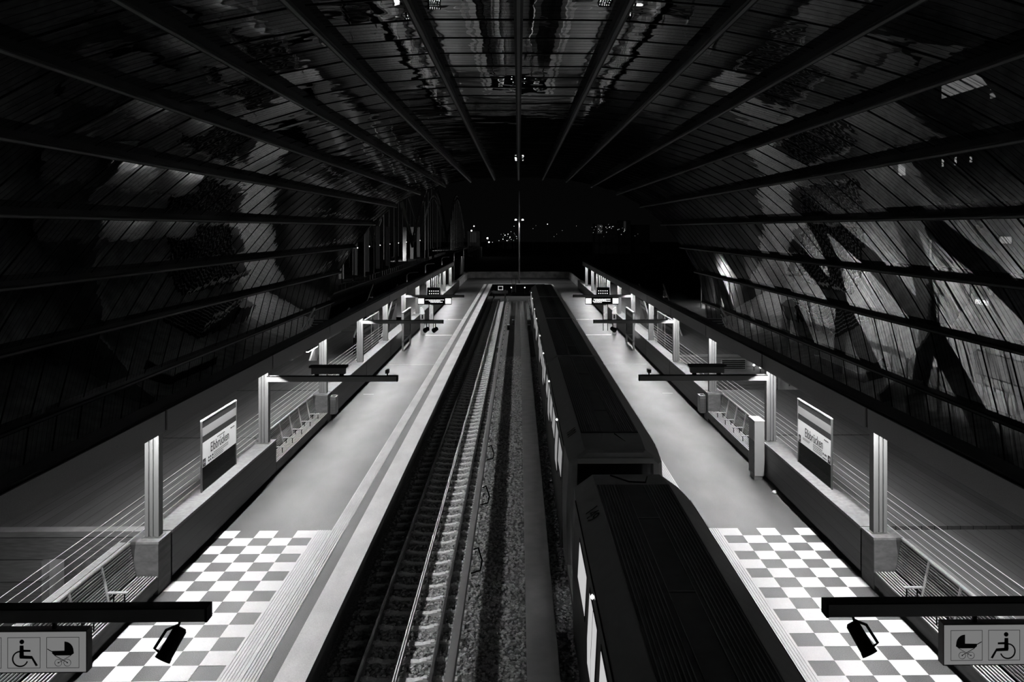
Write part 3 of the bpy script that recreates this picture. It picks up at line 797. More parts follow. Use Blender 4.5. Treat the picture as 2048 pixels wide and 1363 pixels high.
for s in (-1, 1):
    y = CY(2)-0.05
    e = empty('waste_bin', (s*7.75, y, 0.3), f'perforated steel waste bin at the end of the far bench on the {SIDE[s]} platform', 'bin')
    xa, xb = 7.60, 7.865; ya, yb = y-0.0, y+0.42; z0, z1 = 0.28, 0.98
    mb = MB().box((s*xa, ya, z0), (s*xb, ya+.02, z0+.03))
    mb = MB(); t = .012
    mb.box((s*xa, ya, z0), (s*(xa+t), yb, z1)); mb.box((s*(xb-t), ya, z0), (s*xb, yb, z1)); mb.box((s*xa, ya, z0), (s*xb, ya+t, z1)); mb.box((s*xa, yb-t, z0), (s*xb, yb, z1)); mb.box((s*xa, ya, z0), (s*xb, yb, z0+t))
    mb.build('bin_body', M['steel'], e)
    mb = MB()
    for i in range(5):
        for j in range(11):
            mb.disc((s*(xa+.035+i*.049), ya-.003, z0+.06+j*.05), .015, 'y', 8, .004)
    mb.build('perforation', M['black'], e)
    mb = MB(); mb.box((s*(xa-.01), ya-.01, z1), (s*(xb), ya+.06, z1+.025)); mb.box((s*(xa-.01), yb-.05, z1), (s*xb, yb+.01, z1+.025)); mb.box((s*(xa-.01), ya, z1), (s*(xa+.05), yb, z1+.025)); mb.box((s*(xb-.05), ya, z1), (s*xb, yb, z1+.025))
    mb.build('bin_rim', M['steel'], e)
    # poster case on the platform
    ya, yb = 52.4, 56.0; X = 7.6
    e = empty('poster_case', (s*X, 54.2, 0), f'glazed poster case standing on the {SIDE[s]} platform before the far arm', 'poster case')
    for q in (ya, yb-.08): MB().box((s*(X-.06), q, 0), (s*(X+.06), q+.08, 2.5)).build('case_post', M['steel'], e)
    MB().box((s*(X-.06), ya, 2.42), (s*(X+.06), yb, 2.5)).build('top_frame', M['slat'], e)
    MB().box((s*(X-.06), ya, 0.55), (s*(X+.06), yb, 0.63)).build('bottom_frame', M['steel'], e)
    MB().box((s*(X-.02), ya+.08, 2.0), (s*(X+.02), yb-.08, 2.35)).build('header_panel', M['poster_lit'], e)
    MB().box((s*(X-.02), ya+.12, .7), (s*(X+.02), yb-.9, 1.9)).build('poster', M['poster_lit'], e)
    MB().box((s*(X-.04), ya+.08, .63), (s*(X-.036), yb-.08, 2.42)).build('glass_pane', M['pane'], e)
    # info pillar with curved head
    e = empty('info_pillar', (s*7.3, 60.4, 0), f'white information pillar with curved head on the far {SIDE[s]} platform', 'pillar')
    MB().box((s*7.12, 60.3, 0), (s*7.42, 60.5, 1.55)).build('pillar_body', M['skin_post'], e)
    MB().box((s*7.2, 60.28, 1.2), (s*7.32, 60.3, 1.5)).build('pillar_screen', M['black'], e)
    mb = MB(); out = [(7.42-.34*math.sin(R(a)) if False else 7.42-.32*math.cos(R(a)), 1.55+.5*math.sin(R(a))) for a in range(0, 91, 10)]
    pp = [(s*x, z) for x, z in out] + [(s*7.42, 1.55)]
    mb.prism(pp if s < 0 else pp[::-1], 60.3, 60.5); mb.build('curved_head', M['tile_white'], e)
    # ticket machine beside it
    e = empty('timetable_stand', (s*6.85, 62.4, 0), f'slim dark timetable stand behind the curved pillar on the far {SIDE[s]} platform', 'stand')
    for q in (6.65, 7.0): MB().box((s*q-.02, 62.38, 0), (s*q+.02, 62.42, 2.1)).build('stand_post', M['black'], e)
    MB().box((s*6.65, 62.39, .8), (s*7.0, 62.41, 2.0)).build('stand_panel', M['poster'], e)
    # stairs behind the low wall
    e = empty('escalator', (s*9.6, 54, 0), f'steep flight of steps with pale balustrade rising behind the {SIDE[s]} low wall', 'stairs')
    mb = MB()
    for i in range(18):
        mb.box((s*8.8, 51.0+i*.36, -0.2), (s*10.4, 51.36+i*.36, 0.15+i*.17))
    mb.build('steps', M['dark'], e)
    for q in (8.7, 10.45):
        b = MB().prism([(50.8, 0.0), (57.4, 3.0), (57.4, 4.0), (50.8, 1.1)][::-1], s*q, s*(q+.05), axis='x').build('balustrade', M['pane'], e)
        MB().bar((s*(q+.02), 50.8, 1.1), (s*(q+.02), 57.4, 4.0), .08, .08).build('handrail', M['column'], e)
    # glass screen next to column 4
    e = empty('glass_screen', (s*8.4, 45.5, WT), f'clear glass screen on the {SIDE[s]} wall coping beside the escalator', 'glass screen')
    MB().box((s*8.395, 43.2, WT), (s*8.41, 48.0, 3.0)).build('glass_pane', M['pane'], e)
    MB().box((s*8.38, 43.2, 3.0), (s*8.43, 48.0, 3.05)).build('top_rail', M['column'], e)
    for q in (43.2, 45.6, 48.0): MB().box((s*8.385, q-.03, WT), (s*8.42, q+.03, 3.0)).build('post', M['column'], e)
    # panels on back wall near the fins
    e = empty('notice_board', (s*8.3, 84.0, WT), f'grey notice board beyond the fin row on the {SIDE[s]} platform', 'board')
    MB().box((s*8.25, 83.4, 1.5), (s*8.3, 85.0, 2.9)).build('board', M['poster'], e); MB().box((s*8.3, 83.9, WT), (s*8.34, 84.4, 2.9)).build('board_post', M['steel'], e)

# lamps in the stairwells
def bulb(x, y, z, r, m, lab, name='wall_lamp', ht=0.5, cat='lamp', group=None):
    e = empty(name, (x, y, z), lab, cat, group)
    mb = MB(); mb.tube([(x, y, z-r), (x, y, z-r*.7), (x, y, z), (x, y, z+r*.7), (x, y, z+r)], [r*.2, r*.7, r, r*.7, r*.2], 10)
    mb.build('lamp_globe', m, e, smooth=True)
    MB().box((x-r*.3, y-r*.3, z-ht), (x+r*.3, y+r*.3, z-r*.9)).build('lamp_stem', M['dark'], e)
    return e
for i, (x, y, z) in enumerate(((12.75, 42.95, .62), (13.1, 42.95, .5), (13.6, 39.8, .4), (13.6, 38.1, .42))):
    bulb(x, y, z, .06, M['spot'], 'small bright globe lamp in the right stairwell, %s from the left' % ORD[i], ht=.3, group='stairwell globe lamps')
e = empty('fill_tube', (11.0, 34.1, .55), 'added long tube lamp under the deck edge brightening the right stairwell', 'lamp')  # added tube that brightens the stairwell wall
MB().box((9.3, 33.95, .5), (12.8, 34.05, .58)).build('lamp_tube', emit('well_fill_tube', 16), e); MB().box((9.2, 33.9, .585), (12.9, 34.1, .66)).build('lamp_housing', M['dark'], e)
e = empty('lit_stair_panel', (-12.2, 47.5, 0), 'brightly lit sloping stair panel in the left stairwell', 'panel')
MB().prism([(46.5, 0.0), (48.4, 0.0), (50.2, 1.5), (49.0, 1.7)][::-1], -12.3, -12.2, axis='x').build('panel', M['column'], e)
MB().box((-12.1, 45.6, 0.95), (-12.0, 47.8, 1.0)).build('lamp_tube', emit('stair_tube', 40), e)
MB().box((-12.14, 45.6, 1.0), (-11.96, 47.8, 1.05)).build('tube_housing', M['dark'], e)
struct('wall_stairwell', MB().box((-14, 62, 0), (-8.6, 62.2, WT)), M['facade'])
struct('wall_stairwell', MB().box((9.6, 34.6, -2.8), (9.7, 42.5, -1.9)), M['concrete'])

# ------------------------------------------------------------------ lower outer halls between the decks and the glass
M['hall'] = mat('hall_floor', 0.30, 0.6, noise=0.45, nscale=1.1)
M['hall_pale'] = mat('hall_pale_paving', 0.5, 0.6, noise=0.6, nscale=1.6, stretch=(1, 2.2, 1))
M['tube'] = emit('hall_fill_tube', 20)
M['tube_dim'] = emit('hall_fill_tube_dim', 9)
for s in (-1, 1):
    sd = SIDE[s]; zf = -2.5
    struct('floor', MB().box((s*13.9, 12, zf-.3), (s*21.2, 76, zf)), M['hall'], f'lower hall floor between the {sd} deck and the glass')
    struct('floor', MB().box((s*13.9, 76, zf-.3), (s*21.2, 89.5, zf)), M['hall_pale'], f'pale paving at the far end of the lower {sd} hall')
    struct('wall_%s' % sd, MB().box((s*13.75, 12, zf), (s*13.9, 98, WT-.05)), M['hall'], f'wall under the outer edge of the {sd} deck')
    struct('wall_hall', MB().prism([(s*13.9, zf), (s*21.0, zf), (s*21.0, -2.0), (s*13.9, 1.0)][::(-1 if s > 0 else 1)], 47.3, 47.6), M['hall'], f'added light-blocking cross wall in the lower {sd} hall')  # added blocker; sloped top keeps lit hall floor out of the reflections
    for n_, (a, b) in enumerate(((49, 54), (57, 61.5), (76.5, 81), (83, 88))):  # added unseen tubes that light the hall for the vault reflections
        e = empty('fill_tube', (s*13.95, (a+b)/2, .4), f'added unseen tube lamp under the outer edge of the {sd} deck, {ORD[n_]} from the camera', 'lamp')
        MB().box((s*13.92, a, .34), (s*14.0, b, .42)).build('lamp_tube', M['tube'] if s < 0 or n_ > 1 else M['tube_dim'], e)
        MB().box((s*13.905, a-.1, .425), (s*14.08, b+.1, .5)).build('lamp_housing', M['dark'], e)
    # ribbed stair block with pale handrails
    e = empty('hall_stairs', (s*17, 67, zf), f'flight of ribbed steps with bright handrails in the lower {sd} hall', 'stairs')
    mb = MB()
    for i in range(16): mb.box((s*14.8, 62.5+i*.42, zf), (s*17.6, 62.72+i*.42, zf+.3+i*.16))
    mb.build('steps', M['dark'], e)
    mb = MB()
    for i in range(16): mb.box((s*14.8, 62.46+i*.42, zf+.28+i*.16), (s*17.6, 62.56+i*.42, zf+.33+i*.16))
    mb.build('step_edges', M['concrete'], e)
    for q in (14.7, 17.7):
        MB().bar((s*q, 62.3, zf+1.1), (s*q, 69.4, zf+3.6), .12, .12).build('handrail', M['tile_white'], e)
        MB().bar((s*q, 62.3, zf+.5), (s*q, 69.4, zf+3.0), .06, .06).build('lower_rail', M['tile_white'], e)
    e = empty('lift_shaft', (s*16.2, 73, zf), f'dark lift shaft with pale corner strips in the lower {sd} hall', 'lift')
    MB().box((s*15.0, 71.2, zf), (s*17.4, 74.6, -.9)).build('shaft', M['dark'], e)
    for q in (14.97, 17.35): MB().box((s*q, 71.1, zf), (s*(q+.08), 71.2, -.85)).build('corner_strip', M['tile_white'], e)
    e = empty('planter', (s*19.3, 56, zf), f'low dark planter box in the lower {sd} hall', 'planter')
    MB().box((s*18.6, 52, zf), (s*20.0, 60, zf+.6)).build('box_body', M['dark'], e); MB().box((s*18.55, 51.95, zf+.6), (s*20.05, 60.05, zf+.66)).build('rim', M['concrete'], e)

# ------------------------------------------------------------------ the train
TC = 2.48
def body_profile(k=1.0):
    return [(-1.26, -0.75), (-1.29, 0.3), (-1.29, 1.0), (-1.23, 2.13), (-0.80, 2.44), (0.80, 2.44), (1.23, 2.13), (1.29, 1.0), (1.29, 0.3), (1.26, -0.75)]
def car(parent, y0, y1, cab_near=False, cab_far=False, number=None, wm='train_win'):
    """car body from y0 (near) to y1 (far)"""
    secs = []
    if cab_near:
        secs += [(y0, .90, -0.75, 1.0, .93), (y0+0.05, .97, -0.75, 1.0, .955), (y0+0.9, 1.0, -.75, 1.0, .985), (y0+1.5, 1, -.75, 1, 1)]
    else: secs += [(y0, 1, -.75, 1, 1)]
    if cab_far:
        secs += [(y1-1.5, 1, -.75, 1, 1), (y1-0.9, 1.0, -.75, 1, .985), (y1-0.05, .97, -.75, 1, .955), (y1, .90, -.75, 1, .93)]
    else: secs += [(y1, 1, -.75, 1, 1)]
    P = body_profile(); n = len(P); vs = []; fs = []
    for (yy, sxx, _, _, szz) in secs:
        for (a, b) in P:
            vs.append((TC + a*sxx, yy, b*szz if b > 0 else b))
    for i in range(len(secs)-1):
        for j in range(n):
            a = i*n+j; b = i*n+(j+1) % n
            fs.append((a, a+n, b+n, b))
    fs.append(tuple(range(n))); fs.append(tuple(range((len(secs)-1)*n, len(secs)*n))[::-1])
    c = MB().add(vs, fs).build('car_body', M['train_grey'], parent)
    ya = y0 + (1.35 if cab_near else 0.12); yb = y1 - (1.15 if cab_far else 0.12)
    # dark roof well with ribs
    MB().box((TC-.78, ya, 2.425), (TC+.78, yb, 2.452)).build('roof_panel', M['train_roof'], c)
    mb = MB()
    for base in (-.74, .30):
        for i in range(8):
            x = TC + base + i*.062
            mb.box((x, ya+.05, 2.452), (x+.018, yb-.05, 2.472))
    mb.box((TC-.2, ya+.05, 2.452), (TC-.185, yb-.05, 2.465)); mb.box((TC+.22, ya+.05, 2.452), (TC+.235, yb-.05, 2.465))
    yy = ya+2.6
    while yy < yb-1: mb.box((TC-.2, yy, 2.452), (TC+.22, yy+.03, 2.466)); yy += 3.1
    mb.build('roof_ribs', M['train_rib'], c)
    # gutter line between roof and side
    for q in (-1, 1):
        MB().bar((TC+q*1.245, ya, 2.1), (TC+q*1.245, yb, 2.1), .02, .03).build('gutter', M['black'], c)
        MB().box((TC+q*1.298, ya, -0.7), (TC+q*1.26, yb, 0.25)).build('skirt', M['train_side'], c)
        MB().prism([(TC+q*1.297, 0.25), (TC+q*1.297, 1.0), (TC+q*1.245, 2.05), (TC+q*1.2, 2.05), (TC+q*1.2, 0.25)][::(1 if q < 0 else -1)], ya, yb).build('side_band', M['train_side'], c)
    # windows and doors
    yy = ya + .5; i = 0
    def wall_pt(q, z, off):   # on the leaning side above z=1
        t = (z-1.0)/1.13 if z > 1 else 0
        return TC + q*(1.30 - .052*t*1.13 + off)
    while yy < yb - 1.6:
        door = (i % 3 == 1)
        wlen = 1.25 if door else 1.6
        z0, z1 = (0.5, 1.85) if door else (1.0, 1.85)
        for q in (-1, 1):
            fr_ = MB()
            a0, a1 = wall_pt(q, z0, .004), wall_pt(q, z1, .004)
            pr_ = [(a0-q*.02, z0), (a0, z0), (wall_pt(q, 1.0, .004), 1.0), (a1, z1), (a1-q*.02, z1)] if door else [(a0-q*.02, z0), (a0, z0), (a1, z1), (a1-q*.02, z1)]
            nm = 'door' if door else 'window_frame'
            if q > 0 or True:
                o = MB().prism(pr_[::(-1 if q > 0 else 1)], yy-.06, yy+wlen+.06).build(nm, M['black'], c)
                z0i, z1i = z0+.08, z1-.08
                segs = [(yy, yy+wlen/2-.04), (yy+wlen/2+.04, yy+wlen)] if door else [(yy, yy+wlen)]
                for (u, v) in segs:
                    b0, b1, bm = wall_pt(q, z0i, .008), wall_pt(q, z1i, .008), wall_pt(q, 1.0, .008)
                    pr2 = [(b0-q*.01, z0i), (b0, z0i), (bm, 1.0), (b1, z1i), (b1-q*.01, z1i)] if door else [(b0-q*.01, z0i), (b0, z0i), (b1, z1i), (b1-q*.01, z1i)]
                    MB().prism(pr2[::(-1 if q > 0 else 1)], u, v).build('pane', M[wm], o)
        if door:
            # small white status lamp over the door
            xx = wall_pt(-1, 2.0, .03)
            mb = MB(); mb.tube([(xx-.03, yy+wlen/2, 1.99), (xx, yy+wlen/2, 2.0), (xx+.03, yy+wlen/2, 1.99)], [.02, .045, .02], 10); mb.build('door_lamp', M['led'], c, smooth=True)
        yy += wlen + .62; i += 1
    if number:
        yn = y1-2.5 if cab_far else y0+1.9
        # number lies on the sloping shoulder, read with its top towards the far end... rotated along the car
        r_ = Vector((0, -1, 0)); u_ = Vector((.43, 0, .31)).normalized()
        if number == '149':
            Mx = face_matrix((TC-1.015, yn, 2.30), r_, u_)
            text_obj('fleet_number', number, .42, M['ink'], c, Mx, thick=.006)
        else:
            Mx = face_matrix((TC-1.015, yn, 2.30), r_, u_)
            text_obj('fleet_number', number, .42, M['ink'], c, Mx, thick=.006)
    if cab_near or cab_far:
        yf = y0-.012 if cab_near else y1+.012; d = -1 if cab_near else 1
        fp = MB().prism([(TC-1.0, .9), (TC-.97, 2.0), (TC+.97, 2.0), (TC+1.0, .9)][::1 if d > 0 else 1], yf-.01, yf+.01).build('windscreen', M['glass_black'], c)
        MB().box((TC-.98, yf-.03, 2.0), (TC+.98, yf+.03, 2.14)).build('front_visor', M['train_pale'], c, bevel=.01)
        for q in (-1, 1):
            MB().tube([(TC+q*.75, yf+d*.0, .35), (TC+q*.75, yf+d*.05, .35)], .09, 14).build('headlamp', M['steel'], c)
        # coupling
        MB().box((TC-.15, min(yf, yf+d*.5), -.55), (TC+.15, max(yf, yf+d*.5), -.3)).build('coupler', M['black'], c)
    return c
t1 = empty('metro_train', (TC, 11, -0.95), 'near metro train unit with fleet number on its dark ribbed roof, cab facing away', 'train')
car(t1, 3.2, 18.4, cab_far=True, number='149')
t2 = empty('metro_train', (TC, 50, -0.95), 'far metro train unit of four cars coupled beyond the near one', 'train')
js = [20.35, 34.75, 49.5, 64.9, 80.4]
car(t2, js[0], js[1]-.2, cab_near=True, number='101', wm='train_win2')
car(t2, js[1]+.2, js[2]-.25, wm='train_win2')
car(t2, js[2]+.25, js[3]-.2, wm='train_win2')
car(t2, js[3]+.2, js[4], cab_far=True, wm='train_win2')
for j in js[1:4]:
    P = [(a*.9, b*.93 if b > 0 else b) for a, b in body_profile()]
    MB().prism([(TC+a, b) for a, b in P][::-1], j-.2, j+.2).build('gangway_bellows', M['dark'], t2)
    # pale edge band at the near side of the joint
    vs = [(TC+a*1.004, b+.012 if b > 0 else b) for a, b in body_profile()]
    inner = [(TC+a*.92, b*.94 if b > 0 else b) for a, b in body_profile()]
    mb = MB()
    for y_ in (j-.24, j-.20): pass
    n = len(vs)
    V = [(x, j+.15, z) for x, z in vs] + [(x, j+.15, z) for x, z in inner] + [(x, j+.27, z) for x, z in vs] + [(x, j+.27, z) for x, z in inner]
    F = []
    for i in range(n-1):
        F += [(i, i+1, n+i+1, n+i), (2*n+i, 3*n+i, 3*n+i+1, 2*n+i+1), (i, 2*n+i, 2*n+i+1, i+1)]
    MB().add(V, F).build('joint_band', M['train_pale'], t2)
for cy_, tt in ((3.0, t1), (14.5, t1), (24, t2), (31, t2), (38, t2), (46, t2), (53, t2), (61, t2), (69, t2), (77, t2)):
    if cy_ < 4: continue
    mb = MB()
    for q in (-.72, .72):
        for dy in (-.9, .9): mb.disc((TC+q, cy_+dy, -.95+.37), .36, 'x', 20, .1)
    mb.box((TC-1.0, cy_-1.3, -.65), (TC+1.0, cy_+1.3, -.45)); mb.build('bogie', M['black'], tt)

# cab hood details: wipers / straps on the roof ends
mb = MB().tube([(TC-.4, 18.0, 2.42), (TC-.05, 17.45, 2.45), (TC+.3, 17.4, 2.45), (TC+.42, 17.9, 2.42)], .018, 6); mb.build('roof_hose', M['black'], t1)
mb = MB().tube([(TC-.35, 20.75, 2.34), (TC-.2, 21.6, 2.44)], .014, 6); mb.build('antenna', M['train_pale'], t2)
mb = MB().tube([(TC+.45, 20.75, 2.34), (TC+.12, 21.6, 2.44)], .014, 6); mb.build('antenna', M['black'], t2)

# ------------------------------------------------------------------ glazed vault
SC = 0.0565
raw = [(0, -102), (48, -102), (96, -98), (147, -88), (198, -72.5), (246, -47), (289, -11), (327, 35), (357, 85), (372.5, 146), (381, 208), (383, 262)]
PR = [(dx*SC, 8-dy*SC) for dx, dy in raw]
half = PR
prof = [(-x, z) for x, z in PR[:0:-1]] + PR     # left foot ... centre ... right foot
G0, G1 = -20.0, 90.0
PANE = 2.1
def nrm(a, b):
    d = Vector((b[0]-a[0], 0, b[1]-a[1])).normalized(); return Vector((d.z, 0, -d.x))    # pointing inwards for left->right path
wr = random.Random(11)
for i in range(len(prof)-1):
    a, b = prof[i], prof[i+1]
    nn = nrm(a, b); mid = Vector(((a[0]+b[0])/2, 0, (a[1]+b[1])/2))
    if (Vector((0, 0, 2)) - mid).dot(nn) < 0: nn = -nn
    mb = MB(); fr_ = MB()
    y = G0; k = 0
    while y < G1-0.01:
        y2 = min(y+PANE, G1); o = []
        for p, yy in ((a, y+.02), (b, y+.02), (b, y2-.02), (a, y2-.02)):
            o.append(Vector((p[0], yy, p[1])) + nn*wr.uniform(-.007, .007))
        mb.quad(*o)
        # joint bar
        pa = Vector((a[0], y, a[1])); pb = Vector((b[0], y, b[1]))
        fr_.bar(pa, pb, .045, .05, up=(0, 1, 0))
        y += PANE; k += 1
    struct('window_%d' % (i+1), mb, M['roof_glass'], 'long row of reflecting glass panes in the vault, row %d from the left foot' % (i+1))
    struct('trim_%d' % (i+31), fr_, M['black'], 'thin dark joints between the glass panes of vault row %d from the left foot' % (i+1))
for i, p in enumerate(prof):
    if i == 0 or i == len(prof)-1: q0 = prof[max(i-1, 0)]; q1 = prof[min(i+1, len(prof)-1)]
    else: q0, q1 = prof[i-1], prof[i+1]
    nn = nrm(q0, q1)
    c = Vector((p[0], 0, p[1]))
    if (Vector((0, 0, 2)) - c).dot(nn) < 0: nn = -nn
    tt = Vector((nn.z, 0, -nn.x))
    def sec(d0, d1, wd):
        pts = [c+nn*d0-tt*wd/2, c+nn*d0+tt*wd/2, c+nn*d1+tt*wd/2, c+nn*d1-tt*wd/2]
        pts = [(v.x, v.z) for v in pts]
        ar = sum(pts[j][0]*pts[(j+1) % 4][1]-pts[(j+1) % 4][0]*pts[j][1] for j in range(4))
        return pts if ar < 0 else pts[::-1]
    o = struct('trim_%d' % (i+1), MB().prism(sec(-.08, .30, .24), G0, G1), M['black'], 'black lengthwise roof beam %d from the left foot of the vault' % (i+1))
    MB().prism(sec(.301, .34, .09), G0, G1+.02).build('flange', M['flange'], o)

# crossing arches outside the glass
off = []
for i, p in enumerate(prof):
    q0 = prof[max(i-1, 0)]; q1 = prof[min(i+1, len(prof)-1)]
    nn = nrm(q0, q1); c = Vector((p[0], 0, p[1]))
    if (Vector((0, 0, 2)) - c).dot(nn) < 0: nn = -nn
    off.append(c - nn*.75)
def resample(path, n):
    L = [0]
    for a, b in zip(path[:-1], path[1:]): L.append(L[-1]+(b-a).length)
    out = []
    for k in range(n+1):
        t = L[-1]*k/n; j = 0
        while j < len(L)-2 and L[j+1] < t: j += 1
        f = (t-L[j])/(L[j+1]-L[j]); out.append((path[j].lerp(path[j+1], f), t))
    return out, L[-1]
path, LT = resample(off, 36)
# arc position of the node level z = 3 on the right leg
s_node = [t for p, t in path if p.x > 0 and p.z < 3.1][0]
K = .70
nn_ = 0
for fam in (-1, 1):
    for m_ in range(-8, 14):
        ynode = 40.5 + m_*10.9
        pts = []
        for p, t in path:
            y = ynode + fam*K*(s_node - t)
            pts.append((p.x, y, p.z))
        seg = [q for q in pts if G0-2 < q[1] < G1+1]
        if len(seg) < 6: continue
        mb = MB()
        base = None; rings = []
        for j, q in enumerate(seg):
            d = (Vector(seg[min(j+1, len(seg)-1)])-Vector(seg[max(j-1, 0)])).normalized()
            nrm_ = Vector((q[0], 0, (q[2]-2)*1.5)).normalized(); sd = d.cross(nrm_).normalized()
            r = [Vector(q)+sd*a*.46+nrm_*b*.26 for a, b in ((-1, -1), (1, -1), (1, 1), (-1, 1))]
            rings.append(r)
        vs = [v for r in rings for v in r]; fs = []
        for j in range(len(rings)-1):
            for e_ in range(4): fs.append((j*4+e_, j*4+(e_+1) % 4, (j+1)*4+(e_+1) % 4, (j+1)*4+e_))
        fs.append((3, 2, 1, 0)); L_ = len(rings)-1; fs.append((L_*4, L_*4+1, L_*4+2, L_*4+3))
        mb.add(vs, fs); o = mb.build('steel_arch', M['arch'])
        tag(o, 'dark steel arch leaning and crossing its neighbours outside the glass vault', 'arch', 'crossing arches outside the vault')

# ------------------------------------------------------------------ tracks end
for s in (-1, 1):
    e = empty('buffer_stop', (s*2.49, 104, -1.1), f'dark buffer stop closing the {SIDE[s]} track', 'buffer stop')
    for q in (-.735, .735):
        MB().bar((s*2.49+q, 104, -1.1), (s*2.49+q, 104, .0), .16).bar((s*2.49+q, 104, -.3), (s*2.49+q, 106.2, -1.1), .12).build('buffer_post', M['dark'], e)
    MB().box((s*2.49-1.1, 103.8, -.45), (s*2.49+1.1, 103.95, -.1)).build('buffer_beam', M['train_roof'], e)
    e = empty('track_end_board', (s*2.45, 108.5, -1.1), f'square board with white outline at the end of the {SIDE[s]} track', 'board')
    mb = MB().box((s*2.45-.34, 108.5, -.36), (s*2.45+.34, 108.53, -.26)).box((s*2.45-.34, 108.5, .1), (s*2.45+.34, 108.53, .2)).box((s*2.45-.34, 108.5, -.36), (s*2.45-.24, 108.53, .2)).box((s*2.45+.24, 108.5, -.36), (s*2.45+.34, 108.53, .2))
    mb.build('white_outline', mat('white_outline', .8, .5, emis=.35), e); MB().box((s*2.45-.24, 108.51, -.26), (s*2.45+.24, 108.53, .1)).build('board_face', M['black'], e)
    MB().box((s*2.45-.04, 108.53, -1.15), (s*2.45+.04, 108.57, .1)).build('board_post', M['dark'], e)
bulb(-.97, 108, 0.02, .075, M['spot'], 'white signal lamp left of the far mast', 'signal_lamp', 1.15)
bulb(.85, 108, 0.02, .075, M['spot'], 'white signal lamp right of the far mast', 'signal_lamp', 1.15)
e = empty('mast', (.1, 116, 0), 'tall slim mast with two lamps behind the end of the tracks', 'mast')
MB().tube([(.1, 116, 0), (.1, 116, 9.3), (.1, 116, 13.5)], [.11, .08, .03], 10).build('pole', M['bridge'], e)
MB().box((-.42, 115.95, 9.25), (.62, 116.05, 9.32)).build('cross_arm', M['bridge'], e)
for q in (-.4, .6):
    MB().tube([(q, 116, 9.2), (q, 116, 9.34), (q, 116, 9.42)], [.14, .14, .04], 10).build('lamp_head', emit('mast_lamp_%d' % (q > 0), 6), e)
    ld = bpy.data.lights.new('lamp_light', 'SPOT'); ld.energy = 900; ld.spot_size = R(125); ld.spot_blend = .6; ld.shadow_soft_size = .1
    lo = bpy.data.objects.new('lamp_light', ld); col.objects.link(lo); lo.parent = e; lo.location = (q-.1, 0, 9.15)
e = empty('cross_pipe', (-.2, 99, -.95), 'thin pale pipe lying across between the tracks near their end', 'pipe')
MB().tube([(-1.4, 99, -.93), (1.0, 99, -.93)], .05, 8).build('pipe', M['column'], e)
for q in (-1.3, .9): MB().box((q-.05, 98.95, -1.15), (q+.05, 99.05, -.95)).build('pipe_foot', M['dark'], e)
e = empty('ladder', (-.7, 114.6, -1.1), 'short ladder up to the platform end beside the mast', 'ladder')
for q in (-.95, -.4): MB().box((q-.03, 114.5, -1.15), (q+.03, 114.56, 1.1)).build('ladder_rail', M['column'], e)
for i in range(5): MB().box((-.95, 114.5, -.95+i*.25), (-.4, 114.55, -.91+i*.25)).build('rung', M['column'], e)
for n_, (q, yy) in enumerate(((-.9, 72.0), (.95, 72.0), (-.5, 76.0), (-1.5, 58.5))):
    e = empty('trackside_box', (q, yy, -1.15), 'small dark trackside box in the middle ballast, %s of the four' % ORD[n_], 'box')
    MB().box((q-.12, yy-.12, -1.15), (q+.12, yy+.12, -.7)).build('box_body', M['dark'], e, bevel=.01)
    MB().box((q-.13, yy-.13, -.7), (q+.13, yy+.13, -.66)).build('box_lid', M['train_pale'], e)

# ------------------------------------------------------------------ world outside
struct('floor', MB().box((-500, -60, -7.2), (500, 900, -7.0)), M['ground'], 'dark ground beyond the station')
# right-hand building row
BX = 45.0
def building(x0, x1, y0, y1, z1, m, lab, face=-1):
    e = empty('building', ((x0+x1)/2, (y0+y1)/2, -7), lab, 'building')
    MB().box((x0, y0, -7), (x1, y1, z1)).build('wall', m, e)
    return e
b1 = building(BX, BX+14, 52, 92, 27, M['bwall'], 'pale office building with lit slit windows behind the right glass wall')
fac = BX-.06
def win(e, y, z, wy, wz, m=None, nm='window'):
    f = MB().box((fac-.02, y-wy/2-.1, z-wz/2-.1), (fac+.05, y+wy/2+.1, z+wz/2+.1)).build(nm, M['bdark'], e)
    MB().box((fac-.05, y-wy/2, z-wz/2), (fac-.02, y+wy/2, z+wz/2)).build('pane', m or M['bwin'], f)
def at(px, py, X=BX):
    Y = X*1593/(px-1037.0); return Y, 8-(py-457)*Y/1593
for px, py, hpx, wm in ((1894, 315, 34, .35), (1920, 312, 34, .35), (1951, 306, 34, .35), (1979, 302, 34, .35), (1939, 505, 62, .3), (1966, 530, 60, .25), (1992, 560, 62, .5), (1944, 575, 28, .7), (2022, 562, 30, .5), (1869, 505, 50, .4), (1962, 88, 60, .3)):
    Y, z = at(px, py); win(b1, Y, z, wm, hpx*Y/1593)
for px, py, wpx, hpx, m in ((1948, 145, 120, 66, M['bwin_dim']), (2016, 140, 52, 96, M['bwin_dim']), (2008, 738, 100, 46, M['bwin_dim']), (2022, 480, 24, 14, M['bwin'])):
    Y, z = at(px, py); win(b1, Y, z, wpx*Y*Y/1593/BX, hpx*Y/1593, m)
for zz in (-1.0, 4.5, 10, 15.5, 21):
    MB().box((fac-.12, 52, zz-.15), (fac+.02, 92, zz+.15)).build('string_course', M['bwall'], b1)
Y, z = at(1976, 606)
sg = empty('shop_sign', (BX-.3, Y, z), 'white lit lettering sign on the office building behind the right glass', 'sign')
text_obj('sign_lettering', 'PREVIER', .62, emit('sign_glow', 14), sg, face_matrix((BX-.2, Y, z), (0, -1, 0), (0, 0, 1)), thick=.05)
MB().disc((BX-.2, Y+1.75, z+.05), .27, 'x', 16, .05, .12).build('sign_emblem', emit('sign_glow2', 2.2), sg)
b2 = building(BX+2, BX+16, 93, 135, 17, M['bwall'], 'mid-height pale building seen between the arches on the right')
fac = BX+2-.06
